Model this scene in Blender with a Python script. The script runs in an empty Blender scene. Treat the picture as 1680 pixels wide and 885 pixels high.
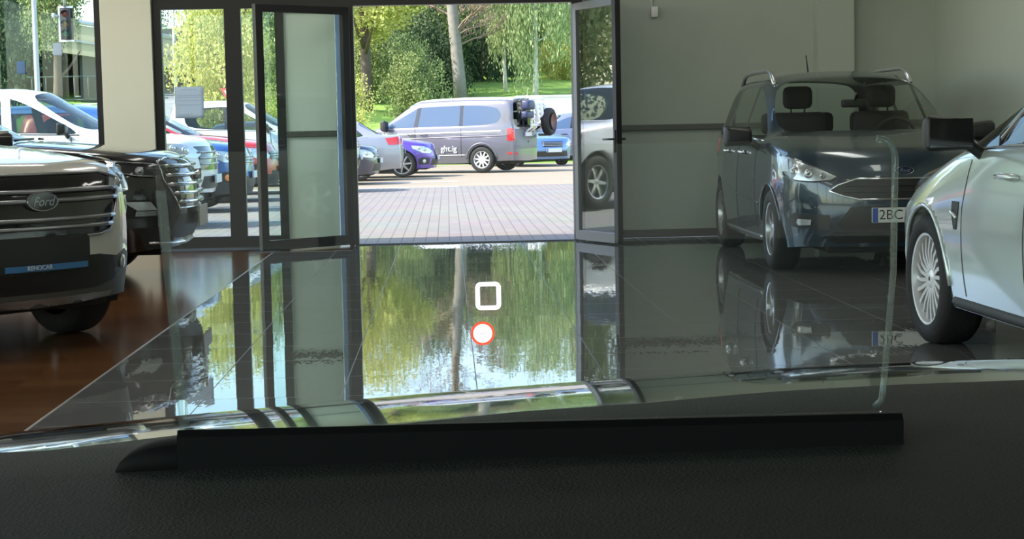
import bpy, bmesh, math, random
import numpy as np
from mathutils import Vector, Matrix, Euler
from mathutils.bvhtree import BVHTree
PI = math.pi
S = bpy.context.scene
COL = S.collection

# ------------------------------------------------------------------ camera
cam_d = bpy.data.cameras.new('camera')
cam = bpy.data.objects.new('camera', cam_d)
COL.objects.link(cam)
S.camera = cam
cam_d.sensor_width = 36.0
cam_d.lens = 36.0 * 2800.0 / 1680.0
cam_d.clip_start = 0.02
cam_d.clip_end = 2000
YAW, PITCH, ROLL = math.radians(2.08), math.radians(4.81), math.radians(1.15)
cam.matrix_world = (Matrix.Translation((0, 0, 1.2)) @ Matrix.Rotation(-YAW, 4, 'Z')
                    @ Matrix.Rotation(PI / 2 - PITCH, 4, 'X') @ Matrix.Rotation(-ROLL, 4, 'Z'))

# ------------------------------------------------------------------ light
SUN_DIR = Vector((-0.62, -0.16, 0.66)).normalized()      # towards the sun
SUN_STRENGTH = 4.4
SKY_STRENGTH = 0.30
FILL_LAMP = 13.0                                               # watts of each added ceiling fill light
S.view_settings.view_transform = 'Standard'
S.view_settings.look = 'None'
S.view_settings.gamma = 1.0
S.view_settings.use_curve_mapping = False
S.view_settings.exposure = 1.15
world = bpy.data.worlds.new('sky')
S.world = world
world.use_nodes = True
wn = world.node_tree
wn.nodes.clear()
wo = wn.nodes.new('ShaderNodeOutputWorld')
wb = wn.nodes.new('ShaderNodeBackground')
ws = wn.nodes.new('ShaderNodeTexSky')
ws.sky_type = 'NISHITA'
ws.sun_disc = False
ws.sun_elevation = math.asin(SUN_DIR.z)
ws.sun_rotation = math.atan2(SUN_DIR.x, SUN_DIR.y)
ws.air_density = 1.0
ws.dust_density = 1.6
ws.ozone_density = 1.0
wb.inputs['Strength'].default_value = SKY_STRENGTH
wn.links.new(ws.outputs[0], wb.inputs['Color'])
wn.links.new(wb.outputs[0], wo.inputs['Surface'])
sd = bpy.data.lights.new('sun', 'SUN')
sd.energy = SUN_STRENGTH
sd.angle = math.radians(0.6)
sd.color = (1.0, 0.93, 0.82)
so = bpy.data.objects.new('sun', sd)
COL.objects.link(so)
so.rotation_euler = (-SUN_DIR).to_track_quat('-Z', 'Y').to_euler()
try:
    S.cycles.use_denoising = True
    S.cycles.max_bounces = 12
    S.cycles.diffuse_bounces = 5
    S.cycles.glossy_bounces = 5
    S.cycles.transparent_max_bounces = 24
    S.cycles.caustics_reflective = False
    S.cycles.caustics_refractive = False
    S.cycles.sample_clamp_indirect = 6.0
except Exception:
    pass

# ------------------------------------------------------------------ materials
MATS = {}
def pbr(name, col, rough=0.5, metal=0.0, coat=0.0, spec=0.5, noise=0.0, nscale=8.0, bump=0.0, bscale=40.0, ior=1.5, emit=None, estr=0.0):
    if name in MATS: return MATS[name]
    m = bpy.data.materials.new(name); m.use_nodes = True
    nt = m.node_tree; b = nt.nodes['Principled BSDF']
    b.inputs['Base Color'].default_value = (*col, 1)
    b.inputs['Roughness'].default_value = rough
    b.inputs['Metallic'].default_value = metal
    b.inputs['IOR'].default_value = ior
    b.inputs['Specular IOR Level'].default_value = spec
    b.inputs['Coat Weight'].default_value = coat
    b.inputs['Coat Roughness'].default_value = 0.03
    if emit:
        b.inputs['Emission Color'].default_value = (*emit, 1); b.inputs['Emission Strength'].default_value = estr
    tc = nt.nodes.new('ShaderNodeTexCoord')
    if noise > 0:
        n = nt.nodes.new('ShaderNodeTexNoise'); n.inputs['Scale'].default_value = nscale; n.inputs['Detail'].default_value = 5
        r = nt.nodes.new('ShaderNodeMix'); r.data_type = 'RGBA'
        r.inputs['A'].default_value = (*[c * (1 - noise) for c in col], 1)
        r.inputs['B'].default_value = (*[min(1, c * (1 + noise)) for c in col], 1)
        nt.links.new(tc.outputs['Object'], n.inputs['Vector'])
        nt.links.new(n.outputs['Fac'], r.inputs['Factor']); nt.links.new(r.outputs['Result'], b.inputs['Base Color'])
    if bump > 0:
        n2 = nt.nodes.new('ShaderNodeTexNoise'); n2.inputs['Scale'].default_value = bscale; n2.inputs['Detail'].default_value = 3
        bp = nt.nodes.new('ShaderNodeBump'); bp.inputs['Strength'].default_value = bump; bp.inputs['Distance'].default_value = 0.01
        nt.links.new(tc.outputs['Object'], n2.inputs['Vector'])
        nt.links.new(n2.outputs['Fac'], bp.inputs['Height']); nt.links.new(bp.outputs[0], b.inputs['Normal'])
    MATS[name] = m
    return m

def paint(name, col, metal=0.0, rough=0.35):
    """car paint: pigment under clear coat, with fine flake noise"""
    if name in MATS: return MATS[name]
    m = pbr(name, col, rough, metal, coat=1.0, noise=0.06, nscale=400.0)
    return m

def thin_glass(name, tint=(0.9, 0.95, 0.92), ior=1.5, rough=0.0, haze=0.0, body=0.0, bodycol=(0.02, 0.02, 0.02)):
    if name in MATS: return MATS[name]
    m = bpy.data.materials.new(name); m.use_nodes = True
    nt = m.node_tree; nt.nodes.clear()
    o = nt.nodes.new('ShaderNodeOutputMaterial')
    t = nt.nodes.new('ShaderNodeBsdfTransparent'); t.inputs[0].default_value = (*tint, 1)
    g = nt.nodes.new('ShaderNodeBsdfGlossy'); g.inputs['Roughness'].default_value = rough
    f = nt.nodes.new('ShaderNodeFresnel')
    # both faces of a pane mirror alike: undo the node's own inversion on the back face
    gm = nt.nodes.new('ShaderNodeNewGeometry'); mi = nt.nodes.new('ShaderNodeMix'); mi.data_type = 'FLOAT'
    mi.inputs['A'].default_value = ior; mi.inputs['B'].default_value = 1.0 / ior
    nt.links.new(gm.outputs['Backfacing'], mi.inputs['Factor']); nt.links.new(mi.outputs['Result'], f.inputs['IOR'])
    mx = nt.nodes.new('ShaderNodeMixShader')
    base = t.outputs[0]
    if haze > 0:
        d = nt.nodes.new('ShaderNodeBsdfDiffuse'); d.inputs[0].default_value = (0.8, 0.85, 0.85, 1)
        mh = nt.nodes.new('ShaderNodeMixShader'); mh.inputs[0].default_value = haze
        nt.links.new(base, mh.inputs[1]); nt.links.new(d.outputs[0], mh.inputs[2]); base = mh.outputs[0]
    if body > 0:
        d = nt.nodes.new('ShaderNodeBsdfDiffuse'); d.inputs[0].default_value = (*bodycol, 1)
        mh = nt.nodes.new('ShaderNodeMixShader'); mh.inputs[0].default_value = body
        nt.links.new(base, mh.inputs[1]); nt.links.new(d.outputs[0], mh.inputs[2]); base = mh.outputs[0]
    nt.links.new(f.outputs[0], mx.inputs[0]); nt.links.new(base, mx.inputs[1]); nt.links.new(g.outputs[0], mx.inputs[2])
    nt.links.new(mx.outputs[0], o.inputs['Surface'])
    MATS[name] = m
    return m

M_tyre = pbr('tyre_rubber', (0.012, 0.012, 0.012), 0.75, bump=0.3, bscale=90)
M_alloy = pbr('alloy_silver', (0.62, 0.63, 0.64), 0.28, 0.85, noise=0.04)
M_alloyb = pbr('alloy_bright', (0.8, 0.8, 0.8), 0.3, 0.4, noise=0.03)
M_black = pbr('black_plastic', (0.012, 0.013, 0.013), 0.45, bump=0.1, bscale=300)
M_gloss = pbr('gloss_black', (0.008, 0.008, 0.009), 0.12, coat=0.6, noise=0.05)
M_clad = pbr('grey_cladding', (0.035, 0.036, 0.036), 0.6, bump=0.15, bscale=300)
M_chrome = pbr('chrome', (0.75, 0.76, 0.77), 0.08, 1.0, noise=0.02)
M_dchrome = pbr('satin_chrome', (0.35, 0.36, 0.37), 0.25, 0.9, noise=0.03)
M_lampr = pbr('lamp_reflector', (0.55, 0.57, 0.58), 0.2, 0.6, noise=0.15, nscale=30)
M_lampd = pbr('lamp_dark', (0.05, 0.052, 0.055), 0.25, 0.3, noise=0.1)
M_lens = thin_glass('lamp_lens', (0.92, 0.94, 0.95), 1.5)
M_red = pbr('red_lens', (0.55, 0.015, 0.012), 0.12, coat=0.7, noise=0.25, nscale=25)
M_amber = pbr('amber_lens', (0.8, 0.25, 0.05), 0.15, coat=0.5, noise=0.1)
M_cglass = thin_glass('car_glass', (0.62, 0.70, 0.66), 1.5)
M_pglass = thin_glass('privacy_glass', (0.10, 0.12, 0.12), 1.5)
M_clearg = thin_glass('clear_car_glass', (.86, .91, .88), 1.5)
M_bglass = thin_glass('privacy_sky_glass', (.10, .12, .13), 1.6, body=.55, bodycol=(.10, .17, .30))  # privacy glass, with the sky's reflection put in as blue body colour
M_cabin = pbr('cabin_fabric', (0.02, 0.021, 0.022), 0.8, bump=0.2, bscale=120)
M_under = pbr('underbody', (0.01, 0.01, 0.01), 0.8, noise=0.2)
M_plate = pbr('plate_white', (0.72, 0.74, 0.72), 0.4, noise=0.03)
M_pblue = pbr('plate_blue', (0.02, 0.08, 0.38), 0.4, noise=0.03)
M_ink = pbr('black_ink', (0.01, 0.01, 0.01), 0.5, noise=0.02)
M_white = pbr('white_marking', (0.8, 0.8, 0.8), 0.5, noise=0.03)

# ------------------------------------------------------------------ helpers
def link(name, me, mat=None, parent=None, smooth=True):
    o = bpy.data.objects.new(name, me)
    COL.objects.link(o)
    if mat is not None:
        me.materials.clear(); me.materials.append(mat)
        for p in me.polygons: p.material_index = 0
    if parent is not None: o.parent = parent
    if smooth:
        for p in me.polygons: p.use_smooth = True
    return o

def obj(name, bm, mat, parent=None, smooth=True, angle=None):
    me = bpy.data.meshes.new(name)
    bm.to_mesh(me); bm.free()
    o = link(name, me, mat, parent, smooth)
    if smooth and angle is not None:
        try: me.set_sharp_from_angle(angle=math.radians(angle))
        except Exception: pass
    return o

def tag(o, label=None, cat=None, group=None, kind=None):
    if label: o['label'] = label
    if cat: o['category'] = cat
    if group: o['group'] = group
    if kind: o['kind'] = kind
    return o

def thing(name, label, cat, loc=(0, 0, 0), rz=0.0, group=None):
    o = bpy.data.objects.new(name, None)
    COL.objects.link(o)
    o.empty_display_size = 0.2
    o.location = loc; o.rotation_euler = (0, 0, rz)
    return tag(o, label, cat, group)

def struct(name, bm, mat, smooth=False, parent=None):
    o = obj(name, bm, mat, parent, smooth)
    if parent is None: o['kind'] = 'structure'
    return o

def bx(bm, x0, x1, y0, y1, z0, z1, bev=0.0):
    vs = [bm.verts.new((x, y, z)) for x in (x0, x1) for y in (y0, y1) for z in (z0, z1)]
    F = []
    for f in ((0, 1, 3, 2), (4, 6, 7, 5), (0, 4, 5, 1), (2, 3, 7, 6), (0, 2, 6, 4), (1, 5, 7, 3)):
        F.append(bm.faces.new([vs[i] for i in f]))
    if bev > 0:
        es = list({e for f in F for e in f.edges})
        bmesh.ops.bevel(bm, geom=es, offset=bev, segments=2, affect='EDGES', profile=0.5)
    return bm

def box(x0, x1, y0, y1, z0, z1, bev=0.0):
    bm = bmesh.new(); bx(bm, x0, x1, y0, y1, z0, z1, bev)
    bmesh.ops.recalc_face_normals(bm, faces=bm.faces[:])
    return bm

def tube(bm, pts, r, seg=8, cap=True):
    pts = [Vector(p) for p in pts]
    rs = r if isinstance(r, (list, tuple)) else [r] * len(pts)
    rings = []
    prev = None
    for i, p in enumerate(pts):
        if i == 0: d = pts[1] - pts[0]
        elif i == len(pts) - 1: d = pts[-1] - pts[-2]
        else: d = (pts[i + 1] - pts[i - 1])
        d.normalize()
        if prev is None:
            a = Vector((0, 0, 1)) if abs(d.z) < 0.9 else Vector((1, 0, 0))
            u = d.cross(a).normalized()
        else:
            u = (prev - d * prev.dot(d)).normalized()
        prev = u
        v = d.cross(u)
        rings.append([bm.verts.new(p + (u * math.cos(2 * PI * k / seg) + v * math.sin(2 * PI * k / seg)) * rs[i]) for k in range(seg)])
    for a, b in zip(rings, rings[1:]):
        for k in range(seg):
            bm.faces.new((a[k], a[(k + 1) % seg], b[(k + 1) % seg], b[k]))
    if cap:
        bm.faces.new(rings[0][::-1]); bm.faces.new(rings[-1])
    return bm

def lathe_y(bm, prof, cx, cy, cz, seg=40, close=False):
    """revolve (r, y) profile about the y axis through (cx, cy, cz)"""
    rings = []
    for k in range(seg):
        a = 2 * PI * k / seg
        rings.append([bm.verts.new((cx + r * math.cos(a), cy + y, cz + r * math.sin(a))) for r, y in prof])
    n = len(prof)
    for k in range(seg):
        a, b = rings[k], rings[(k + 1) % seg]
        for i in range(n - 1 + (1 if close else 0)):
            j = (i + 1) % n
            bm.faces.new((a[i], a[j], b[j], b[i]))
    return bm

def text_mesh(name, body, size, mat, parent, matrix, depth=0.002, shear=0.0):
    cu = bpy.data.curves.new(name, 'FONT')
    cu.body = body; cu.size = size; cu.extrude = depth; cu.align_x = 'CENTER'; cu.align_y = 'CENTER'; cu.shear = shear
    t = bpy.data.objects.new(name + '_tmp', cu)
    COL.objects.link(t)
    bpy.context.view_layer.update()
    me = bpy.data.meshes.new_from_object(t.evaluated_get(bpy.context.evaluated_depsgraph_get()))
    bpy.data.objects.remove(t)
    me.name = name
    me.transform(matrix)
    return link(name, me, mat, parent, smooth=False)

def frame_m(loc, right, up):
    r = Vector(right).normalized(); u = Vector(up).normalized(); n = r.cross(u)
    m = Matrix((r, u, n)).transposed().to_4x4()
    m.translation = Vector(loc)
    return m
# ------------------------------------------------------------------ car builder
def itp(tab, x):
    xs = [t[0] for t in tab]; ys = [t[1] for t in tab]
    if xs[0] > xs[-1]: xs, ys = xs[::-1], ys[::-1]
    return float(np.interp(x, xs, ys))

def car_cage(P):
    fo, wb, ro, hw = P['fo'], P['wb'], P['ro'], P['hw']
    xt = -(wb + ro)
    W = P.get('plan', [(fo - .30, .86), (.42, .955), (0, .985), (-.45, .985), (-wb * .5, 1.0), (-wb, .99), (xt + .45, .96), (xt + .2, .90)])
    zs, zl, zm = P['zsill'], P['zlow'], P['zmid']
    belt, hood = P['belt'], P['hood']
    yr = P['yr'] * hw
    roof = P['roof']                      # (x, z) of the roof centre line
    St = []; kind = []
    def low(x, x3=None):
        w = itp(W, x) * hw
        up = P.get('endup', .06) * max(0, min(1, max((x - .45) / .4, ((xt + .75) - x) / .4)))
        z3 = itp(belt, x if x3 is None else x3)
        return [(x, w * .945, zs + up), (x, w * .985, zl), (x, w * 1.0, zm), (x if x3 is None else x3, w * P.get('shw', .955), z3)]
    def hoodst(x, bow=0.0, fr=(.955, .87, .70, .46, .23), flat=False, zc=None):
        L = low(x); y3, z3 = L[3][1], L[3][2]
        zc = itp(hood, x) if zc is None else zc
        kz = (.40, .75, .92, .98, 1.0, 1.0)
        T = []
        for f, k in zip(list(fr) + [0.0], kz):
            T.append((x + bow * (1 - f * f), y3 * f, z3 + (zc - z3) * k))
        return L + T
    def cabin(x4, x5, x6, zr, x9=None, yrk=1.0):
        L = low(x4); y3, z3 = L[3][1], L[3][2]
        x9 = x6 if x9 is None else x9
        Y = yr * yrk
        y5 = Y + .05; z5 = zr - P.get('gt', .12)
        T = [(x4, y3 - .028, z3 + .02), (x5, y5, z5), (x6, Y - .0, zr - P.get('rr', .05)),
             (x6 + (x9 - x6) * .6, Y * .72, zr - .012), (x6 + (x9 - x6) * .9, Y * .37, zr + .006), (x9, 0, zr + .012)]
        return L + T
    # front
    St.append(hoodst(fo - .30, bow=P.get('bow', .22))); kind.append('hood')
    St.append(hoodst(.42, bow=.10)); kind.append('hood')
    St.append(hoodst(0.0, bow=.07)); kind.append('hood')
    xc, xcs = P['xc'], P['xcs']
    if xcs < -.42:
        St.append(hoodst(min(-.25, (xcs) * .55), bow=.06)); kind.append('hood')
    L = low(xcs); y3, z3 = L[3][1], L[3][2]
    zc = itp(hood, xc)
    ya = y3 - .10
    St.append(L + [(xcs - .03, y3 - .028, z3 + .02), (xcs - .02, y3 - .062, z3 + .045), (xcs, ya, z3 + .065),
                   (xcs + (xc - xcs) * .55, ya * .68, z3 + .065 + (zc - z3 - .065) * .6), (xcs + (xc - xcs) * .88, ya * .34, zc - .01), (xc, 0, zc)])
    kind.append('cowl')
    xw = P['xw']
    x4h = P.get('x4h', xcs - .45)
    St.append(cabin(x4h, xw - .16, xw - .10, itp(roof, xw), xw)); kind.append('header')
    for (xb, xtp, wdt) in P['pillars']:
        for d in (wdt / 2, -wdt / 2):
            St.append(cabin(xb + d, xtp + d, xtp + d, itp(roof, xtp + d))); kind.append('pilF' if d > 0 else 'pilR')
    xd_b, xd_t, x_rt = P['dpil']
    St.append(cabin(xd_b, xd_t, xd_t - .02, itp(roof, xd_t))); kind.append('dpil')
    x_rtl = P.get('x_rtl', min(xd_b - .12, x_rt))
    z_rt = itp(roof, x_rt)
    c = cabin(x_rtl, x_rt + .02, x_rt + .0, z_rt, x_rt - P.get('rbow', .05), yrk=P.get('rear_yr', .95))
    St.append(c); kind.append('roofend')
    x_rb, z_rb, x_rbl = P['rwin']          # rear window base
    L = low(x_rbl); y3, z3 = L[3][1], L[3][2]
    yb = P.get('rwy', .84) * y3
    St.append(L + [(x_rbl, y3 - .028, z3 + .015), (x_rbl - .01, y3 - .06, z3 + .02), (x_rb + .06, yb, z_rb), (x_rb + .02, yb * .7, z_rb), (x_rb, yb * .36, z_rb), (x_rb - .01, 0, z_rb)])
    kind.append('rbase')
    for x, zc in P.get('deck', []):
        St.append(hoodst(x, bow=0, zc=zc)); kind.append('deck')
    St.append(hoodst(xt + P.get('tin', .18), bow=-P.get('tbow', .12), zc=P['ztail'])); kind.append('tail')
    return St, kind, xt

def car_shell(P, level=3):
    St, kind, xt = car_cage(P)
    fo, hw = P['fo'], P['hw']
    bm = bmesh.new()
    grid = [[bm.verts.new(p) for p in s] for s in St]
    n = len(grid)
    mats = {}
    clad = P.get('clad', False)
    pil = 0
    for i in range(n - 1):
        for j in range(9):
            f = bm.faces.new((grid[i][j], grid[i + 1][j], grid[i + 1][j + 1], grid[i][j + 1]))
            k, k2 = kind[i], kind[i + 1]
            m = 0
            if k == 'cowl':
                if j >= 6: m = 1
                elif j == 4: m = 2
            elif k in ('header', 'pilR') and j == 4 and k2 in ('pilF', 'dpil'):
                m = 2
            elif k == 'pilF' and j == 4: m = 4
            elif k == 'roofend' and j >= 6: m = 3
            if m == 2 and k == P.get('noglass_after'): m = 0
            if j == 0 and clad: m = 5
            f.material_index = m
    def cap(sec, sign, xs, zs_, pw, inner_clad):
        # sec: list of verts j=0..9 ; make grid a 0..3, b 0..6
        G = [[None] * 7 for _ in range(4)]
        for a in range(4): G[a][0] = sec[a]
        for b in range(7): G[3][b] = sec[3 + b]
        y0 = sec[2].co.y
        for a in range(3):
            for b in range(1, 7):
                t = sec[3 + b].co.y / sec[3].co.y
                y = sec[a].co.y * t
                x0 = sec[a].co.x
                x = xs[a] + (x0 - xs[a]) * abs(t) ** pw
                z = zs_[a] + (sec[a].co.z - zs_[a]) * t
                G[a][b] = bm.verts.new((x, y, z))
        for a in range(3):
            for b in range(6):
                f = bm.faces.new((G[a][b], G[a + 1][b], G[a + 1][b + 1], G[a][b + 1]) if sign > 0 else (G[a][b], G[a][b + 1], G[a + 1][b + 1], G[a + 1][b]))
                f.material_index = 5 if (a == 0 and inner_clad) else 0
    fx = P['front']      # [(x, z)] * 3 at the centre line
    cap(grid[0], 1, [p[0] for p in fx], [p[1] for p in fx], P.get('fpow', 3.2), clad)
    rx = P['rear']
    cap(grid[-1], -1, [p[0] for p in rx], [p[1] for p in rx], P.get('rpow', 4.0), clad)
    # mirror
    geom = bm.verts[:] + bm.edges[:] + bm.faces[:]
    d = bmesh.ops.duplicate(bm, geom=geom)
    for v in d['geom']:
        if isinstance(v, bmesh.types.BMVert): v.co.y = -v.co.y
    bmesh.ops.remove_doubles(bm, verts=bm.verts[:], dist=1e-4)
    bmesh.ops.recalc_face_normals(bm, faces=bm.faces[:])
    cl = bm.edges.layers.float.get('crease_edge') or bm.edges.layers.float.new('crease_edge')
    for e in bm.edges:
        if len(e.link_faces) == 2 and e.link_faces[0].material_index != e.link_faces[1].material_index:
            e[cl] = 0.9
    if P.get('hcrease', 0):
        y3 = {}
        for s, k in zip(St, kind):
            if k == 'hood': y3[round(s[3][0], 3)] = s[3]
    me = bpy.data.meshes.new('tmp'); bm.to_mesh(me); bm.free()
    o = bpy.data.objects.new('tmp', me); COL.objects.link(o)
    md = o.modifiers.new('s', 'SUBSURF'); md.levels = level; md.render_levels = level
    bpy.context.view_layer.update()
    dg = bpy.context.evaluated_depsgraph_get()
    m2 = bpy.data.meshes.new_from_object(o.evaluated_get(dg))
    bpy.data.objects.remove(o); bpy.data.meshes.remove(me)
    return m2

def cut_arches(bm, centers, R, ymin):
    for (cx, cz) in centers:
        ins = {v for v in bm.verts if abs(v.co.y) > ymin and (v.co.x - cx) ** 2 + (v.co.z - cz) ** 2 < R * R}
        kill = [f for f in bm.faces if all(v in ins for v in f.verts)]
        bmesh.ops.delete(bm, geom=kill, context='FACES')
        for v in bm.verts:
            if v.is_valid and v in ins:
                dx, dz = v.co.x - cx, v.co.z - cz
                l = math.hypot(dx, dz)
                if l > 1e-6: v.co.x, v.co.z = cx + dx / l * R, cz + dz / l * R
        edges = [e for e in bm.edges if e.is_boundary and all(abs(v.co.y) > ymin and abs(math.hypot(v.co.x - cx, v.co.z - cz) - R) < .004 for v in e.verts)]
        r = bmesh.ops.extrude_edge_only(bm, edges=edges)
        for v in r['geom']:
            if isinstance(v, bmesh.types.BMVert): v.co.y -= math.copysign(.09, v.co.y)

PARTN = {0: 'body', 1: 'windshield', 2: 'side_window', 3: 'rear_window', 4: 'pillar_trim', 5: 'lower_cladding'}

def islands(bm):
    seen = set(); out = []
    for f in bm.faces:
        if f in seen: continue
        st = [f]; seen.add(f); isl = []
        while st:
            g = st.pop(); isl.append(g)
            for e in g.edges:
                for h in e.link_faces:
                    if h not in seen: seen.add(h); st.append(h)
        out.append(isl)
    return out

class Car:
    def __init__(self, name, label, cat, P, loc, rz, paint_m, level=3, glass=None, group=None):
        self.P = P
        self.root = thing(name, label, cat, loc, rz, group)
        me = car_shell(P, level)
        full = bmesh.new(); full.from_mesh(me)
        cs = [(0, P['rw']), (-P['wb'], P['rw'])]
        cut_arches(full, cs, P['rw'] + P.get('arch', .045), P['hw'] * .6)
        bmesh.ops.recalc_face_normals(full, faces=full.faces[:])
        self.bvh = BVHTree.FromBMesh(full)
        mats = {0: paint_m, 1: glass or M_cglass, 2: P.get('sideglass') or glass or M_cglass, 3: P.get('rearglass') or glass or M_pglass, 4: P.get('pilmat', M_gloss), 5: P.get('cladmat', M_clad)}
        for mi in range(6):
            b = full.copy()
            bmesh.ops.delete(b, geom=[f for f in b.faces if f.material_index != mi], context='FACES')
            if not b.faces: b.free(); continue
            if mi in (2, 4):
                for isl in islands(b):
                    c = bmesh.new(); vm = {}
                    for f in isl:
                        vs = []
                        for v in f.verts:
                            if v not in vm: vm[v] = c.verts.new(v.co)
                            vs.append(vm[v])
                        c.faces.new(vs)
                    obj(PARTN[mi], c, mats[mi], self.root)
                b.free(); continue
            obj(PARTN[mi], b, mats[mi], self.root)
        full.free()
        bpy.data.meshes.remove(me)
        self.liners(); self.under(level)
    # -- projection of outlines onto the body
    def hit(self, th, h, z):
        d = Vector((math.cos(th), math.sin(th), 0)); s = Vector((-math.sin(th), math.cos(th), 0))
        c = Vector((-self.P['wb'] * .5, 0, 0)) if abs(math.sin(th)) < .999 else Vector((0, 0, 0))
        o = s * h + d * 8 + Vector((0, 0, z))
        r = self.bvh.ray_cast(o, -d)
        if r[0] is None:
            r = self.bvh.find_nearest(s * h + d * (self.P['fo'] if math.cos(th) > 0 else 1.0) + Vector((0, 0, z)))
        return r[0], r[1] if r[1].dot(d) > 0 else -r[1]
    def hit_top(self, x, y):
        r = self.bvh.ray_cast(Vector((x, y, 5)), Vector((0, 0, -1)))
        return r[0], (r[1] if r[1] and r[1].z > 0 else -r[1])
    def patch(self, name, poly, th, mat, off=.004, thick=.02, res=.05, parent=None, flat=None):
        th = math.radians(th)
        bm = bmesh.new()
        vs = [bm.verts.new((p[0], p[1], 0)) for p in poly]
        bm.faces.new(vs)
        bmesh.ops.triangulate(bm, faces=bm.faces[:])
        for _ in range(6):
            es = [e for e in bm.edges if e.calc_length() > res]
            if not es: break
            bmesh.ops.subdivide_edges(bm, edges=es, cuts=1)
            bmesh.ops.triangulate(bm, faces=[f for f in bm.faces if len(f.verts) > 3])
        nrm = {}
        for v in bm.verts:
            p, n = self.hit(th, v.co.x, v.co.y)
            nrm[v] = n
            v.co = p + n * off
        d = Vector((math.cos(th), math.sin(th), 0))
        bmesh.ops.recalc_face_normals(bm, faces=bm.faces[:])
        be = [e for e in bm.edges if e.is_boundary]
        r = bmesh.ops.extrude_edge_only(bm, edges=be)
        ev = [g for g in r['geom'] if isinstance(g, bmesh.types.BMVert)]
        for v in ev: v.co -= d * thick
        bmesh.ops.recalc_face_normals(bm, faces=bm.faces[:])
        return obj(name, bm, mat, parent or self.root, angle=40)
    def out(self, pts, th, s=1):
        """outline given as (x, y, z) points near the left flank -> (h, z) seen from bearing th, mirrored for s = -1"""
        a = math.radians(th * s) if abs(th) <= 90 else math.radians(180 - (180 - th) * s)
        return [(-x * math.sin(a) + s * y * math.cos(a), z) for x, y, z in pts]
    def line(self, name, pts, th, mat, r=.004, off=.001, parent=None, closed=False, step=.06, seg=6):
        th = math.radians(th)
        P = []
        pts = list(pts) + ([pts[0]] if closed else [])
        for a, b in zip(pts, pts[1:]):
            n = max(1, int(math.hypot(b[0] - a[0], b[1] - a[1]) / step))
            for k in range(n):
                t = k / n
                P.append((a[0] + (b[0] - a[0]) * t, a[1] + (b[1] - a[1]) * t))
        P.append(pts[-1])
        Q = []
        for h, z in P:
            p, n = self.hit(th, h, z)
            q = p + n * off
            if not Q or (q - Q[-1]).length > 1e-4: Q.append(q)
        bm = bmesh.new(); tube(bm, Q, r, seg)
        return obj(name, bm, mat, parent or self.root)
    def disc(self, name, th, h, z, r, mat, off=.006, dome=.01, parent=None, seg=20):
        p, n = self.hit(math.radians(th), h, z)
        d = Vector((math.cos(math.radians(th)), math.sin(math.radians(th)), 0))
        n = (n + d).normalized()
        u = n.cross(Vector((0, 0, 1))).normalized(); w = u.cross(n)
        bm = bmesh.new()
        c = bm.verts.new(p + n * (off + dome))
        rings = []
        for f, hgt in ((.5, .75), (.85, .35), (1.0, 0.0), (1.0, -.02 / max(off, .02))):
            rings.append([bm.verts.new(p + n * (off + dome * hgt if hgt >= 0 else -.01) + (u * math.cos(2 * PI * k / seg) + w * math.sin(2 * PI * k / seg)) * r * f) for k in range(seg)])
        for k in range(seg): bm.faces.new((c, rings[0][k], rings[0][(k + 1) % seg]))
        for a, b in zip(rings, rings[1:]):
            for k in range(seg): bm.faces.new((a[k], b[k], b[(k + 1) % seg], a[(k + 1) % seg]))
        bmesh.ops.recalc_face_normals(bm, faces=bm.faces[:])
        return obj(name, bm, mat, parent or self.root)
    def lamp(self, poly, th, bulbs, base=None, lens=True, name='headlight', res=.04):
        h = self.patch(name, poly, th, base or M_lampd, off=.004, thick=.03, res=res)
        for (a, b, r) in bulbs:
            self.disc('reflector', th, a, b, r, M_lampr, off=.006, dome=.012, parent=h)
            self.disc('bulb_lens', th, a, b, r * .45, M_chrome, off=.014, dome=.02, parent=h)
        if lens:
            self.patch('lens', poly, th, M_lens, off=.038, thick=.036, res=res, parent=h)
        return h
    def liners(self):
        P = self.P; R = P['rw'] + P.get('arch', .045) + .012; hw = P['hw']
        for cx in (0, -P['wb']):
            for s in (1, -1):
                bm = bmesh.new(); seg = 20
                a0 = -.35
                R1 = []; R2 = []
                for k in range(seg + 1):
                    a = a0 + (PI - 2 * a0) * k / seg
                    R1.append(bm.verts.new((cx + R * math.cos(a), s * (hw - .06), P['rw'] + R * math.sin(a))))
                    R2.append(bm.verts.new((cx + R * math.cos(a), s * (hw - .42), P['rw'] + R * math.sin(a))))
                for k in range(seg): bm.faces.new((R1[k], R1[k + 1], R2[k + 1], R2[k]))
                bm.faces.new(R2)
                bmesh.ops.recalc_face_normals(bm, faces=bm.faces[:])
                obj('wheel_arch_liner', bm, M_under, self.root)
    def under(self, level):
        P = self.P
        xt = -(P['wb'] + P['ro'])
        bm = bmesh.new()
        bx(bm, xt + .25, P['fo'] - .22, -P['hw'] * .62, P['hw'] * .62, P['zsill'] - .03, P['zsill'] + .12, .03)
        bx(bm, -P['wb'] + .46, -.46, -P['hw'] * .92, P['hw'] * .92, P['zsill'] + .02, P['zsill'] + .12, .02)
        bmesh.ops.recalc_face_normals(bm, faces=bm.faces[:])
        obj('underbody', bm, M_under, self.root)
        # cabin tub so that one does not look through an empty shell
        zb = itp(P['belt'], -P['wb'] * .5)
        bm = bmesh.new()
        bx(bm, P['dpil'][0] + .05, P['xcs'] - .12, -P['hw'] * .84, P['hw'] * .84, zb - .32, zb - .24, .01)
        bx(bm, P['xcs'] - .32, P['xcs'] + .08, -P['hw'] * .80, P['hw'] * .80, zb - .22, zb - .01, .05)
        bmesh.ops.recalc_face_normals(bm, faces=bm.faces[:])
        obj('dashboard', bm, M_cabin, self.root)
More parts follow.
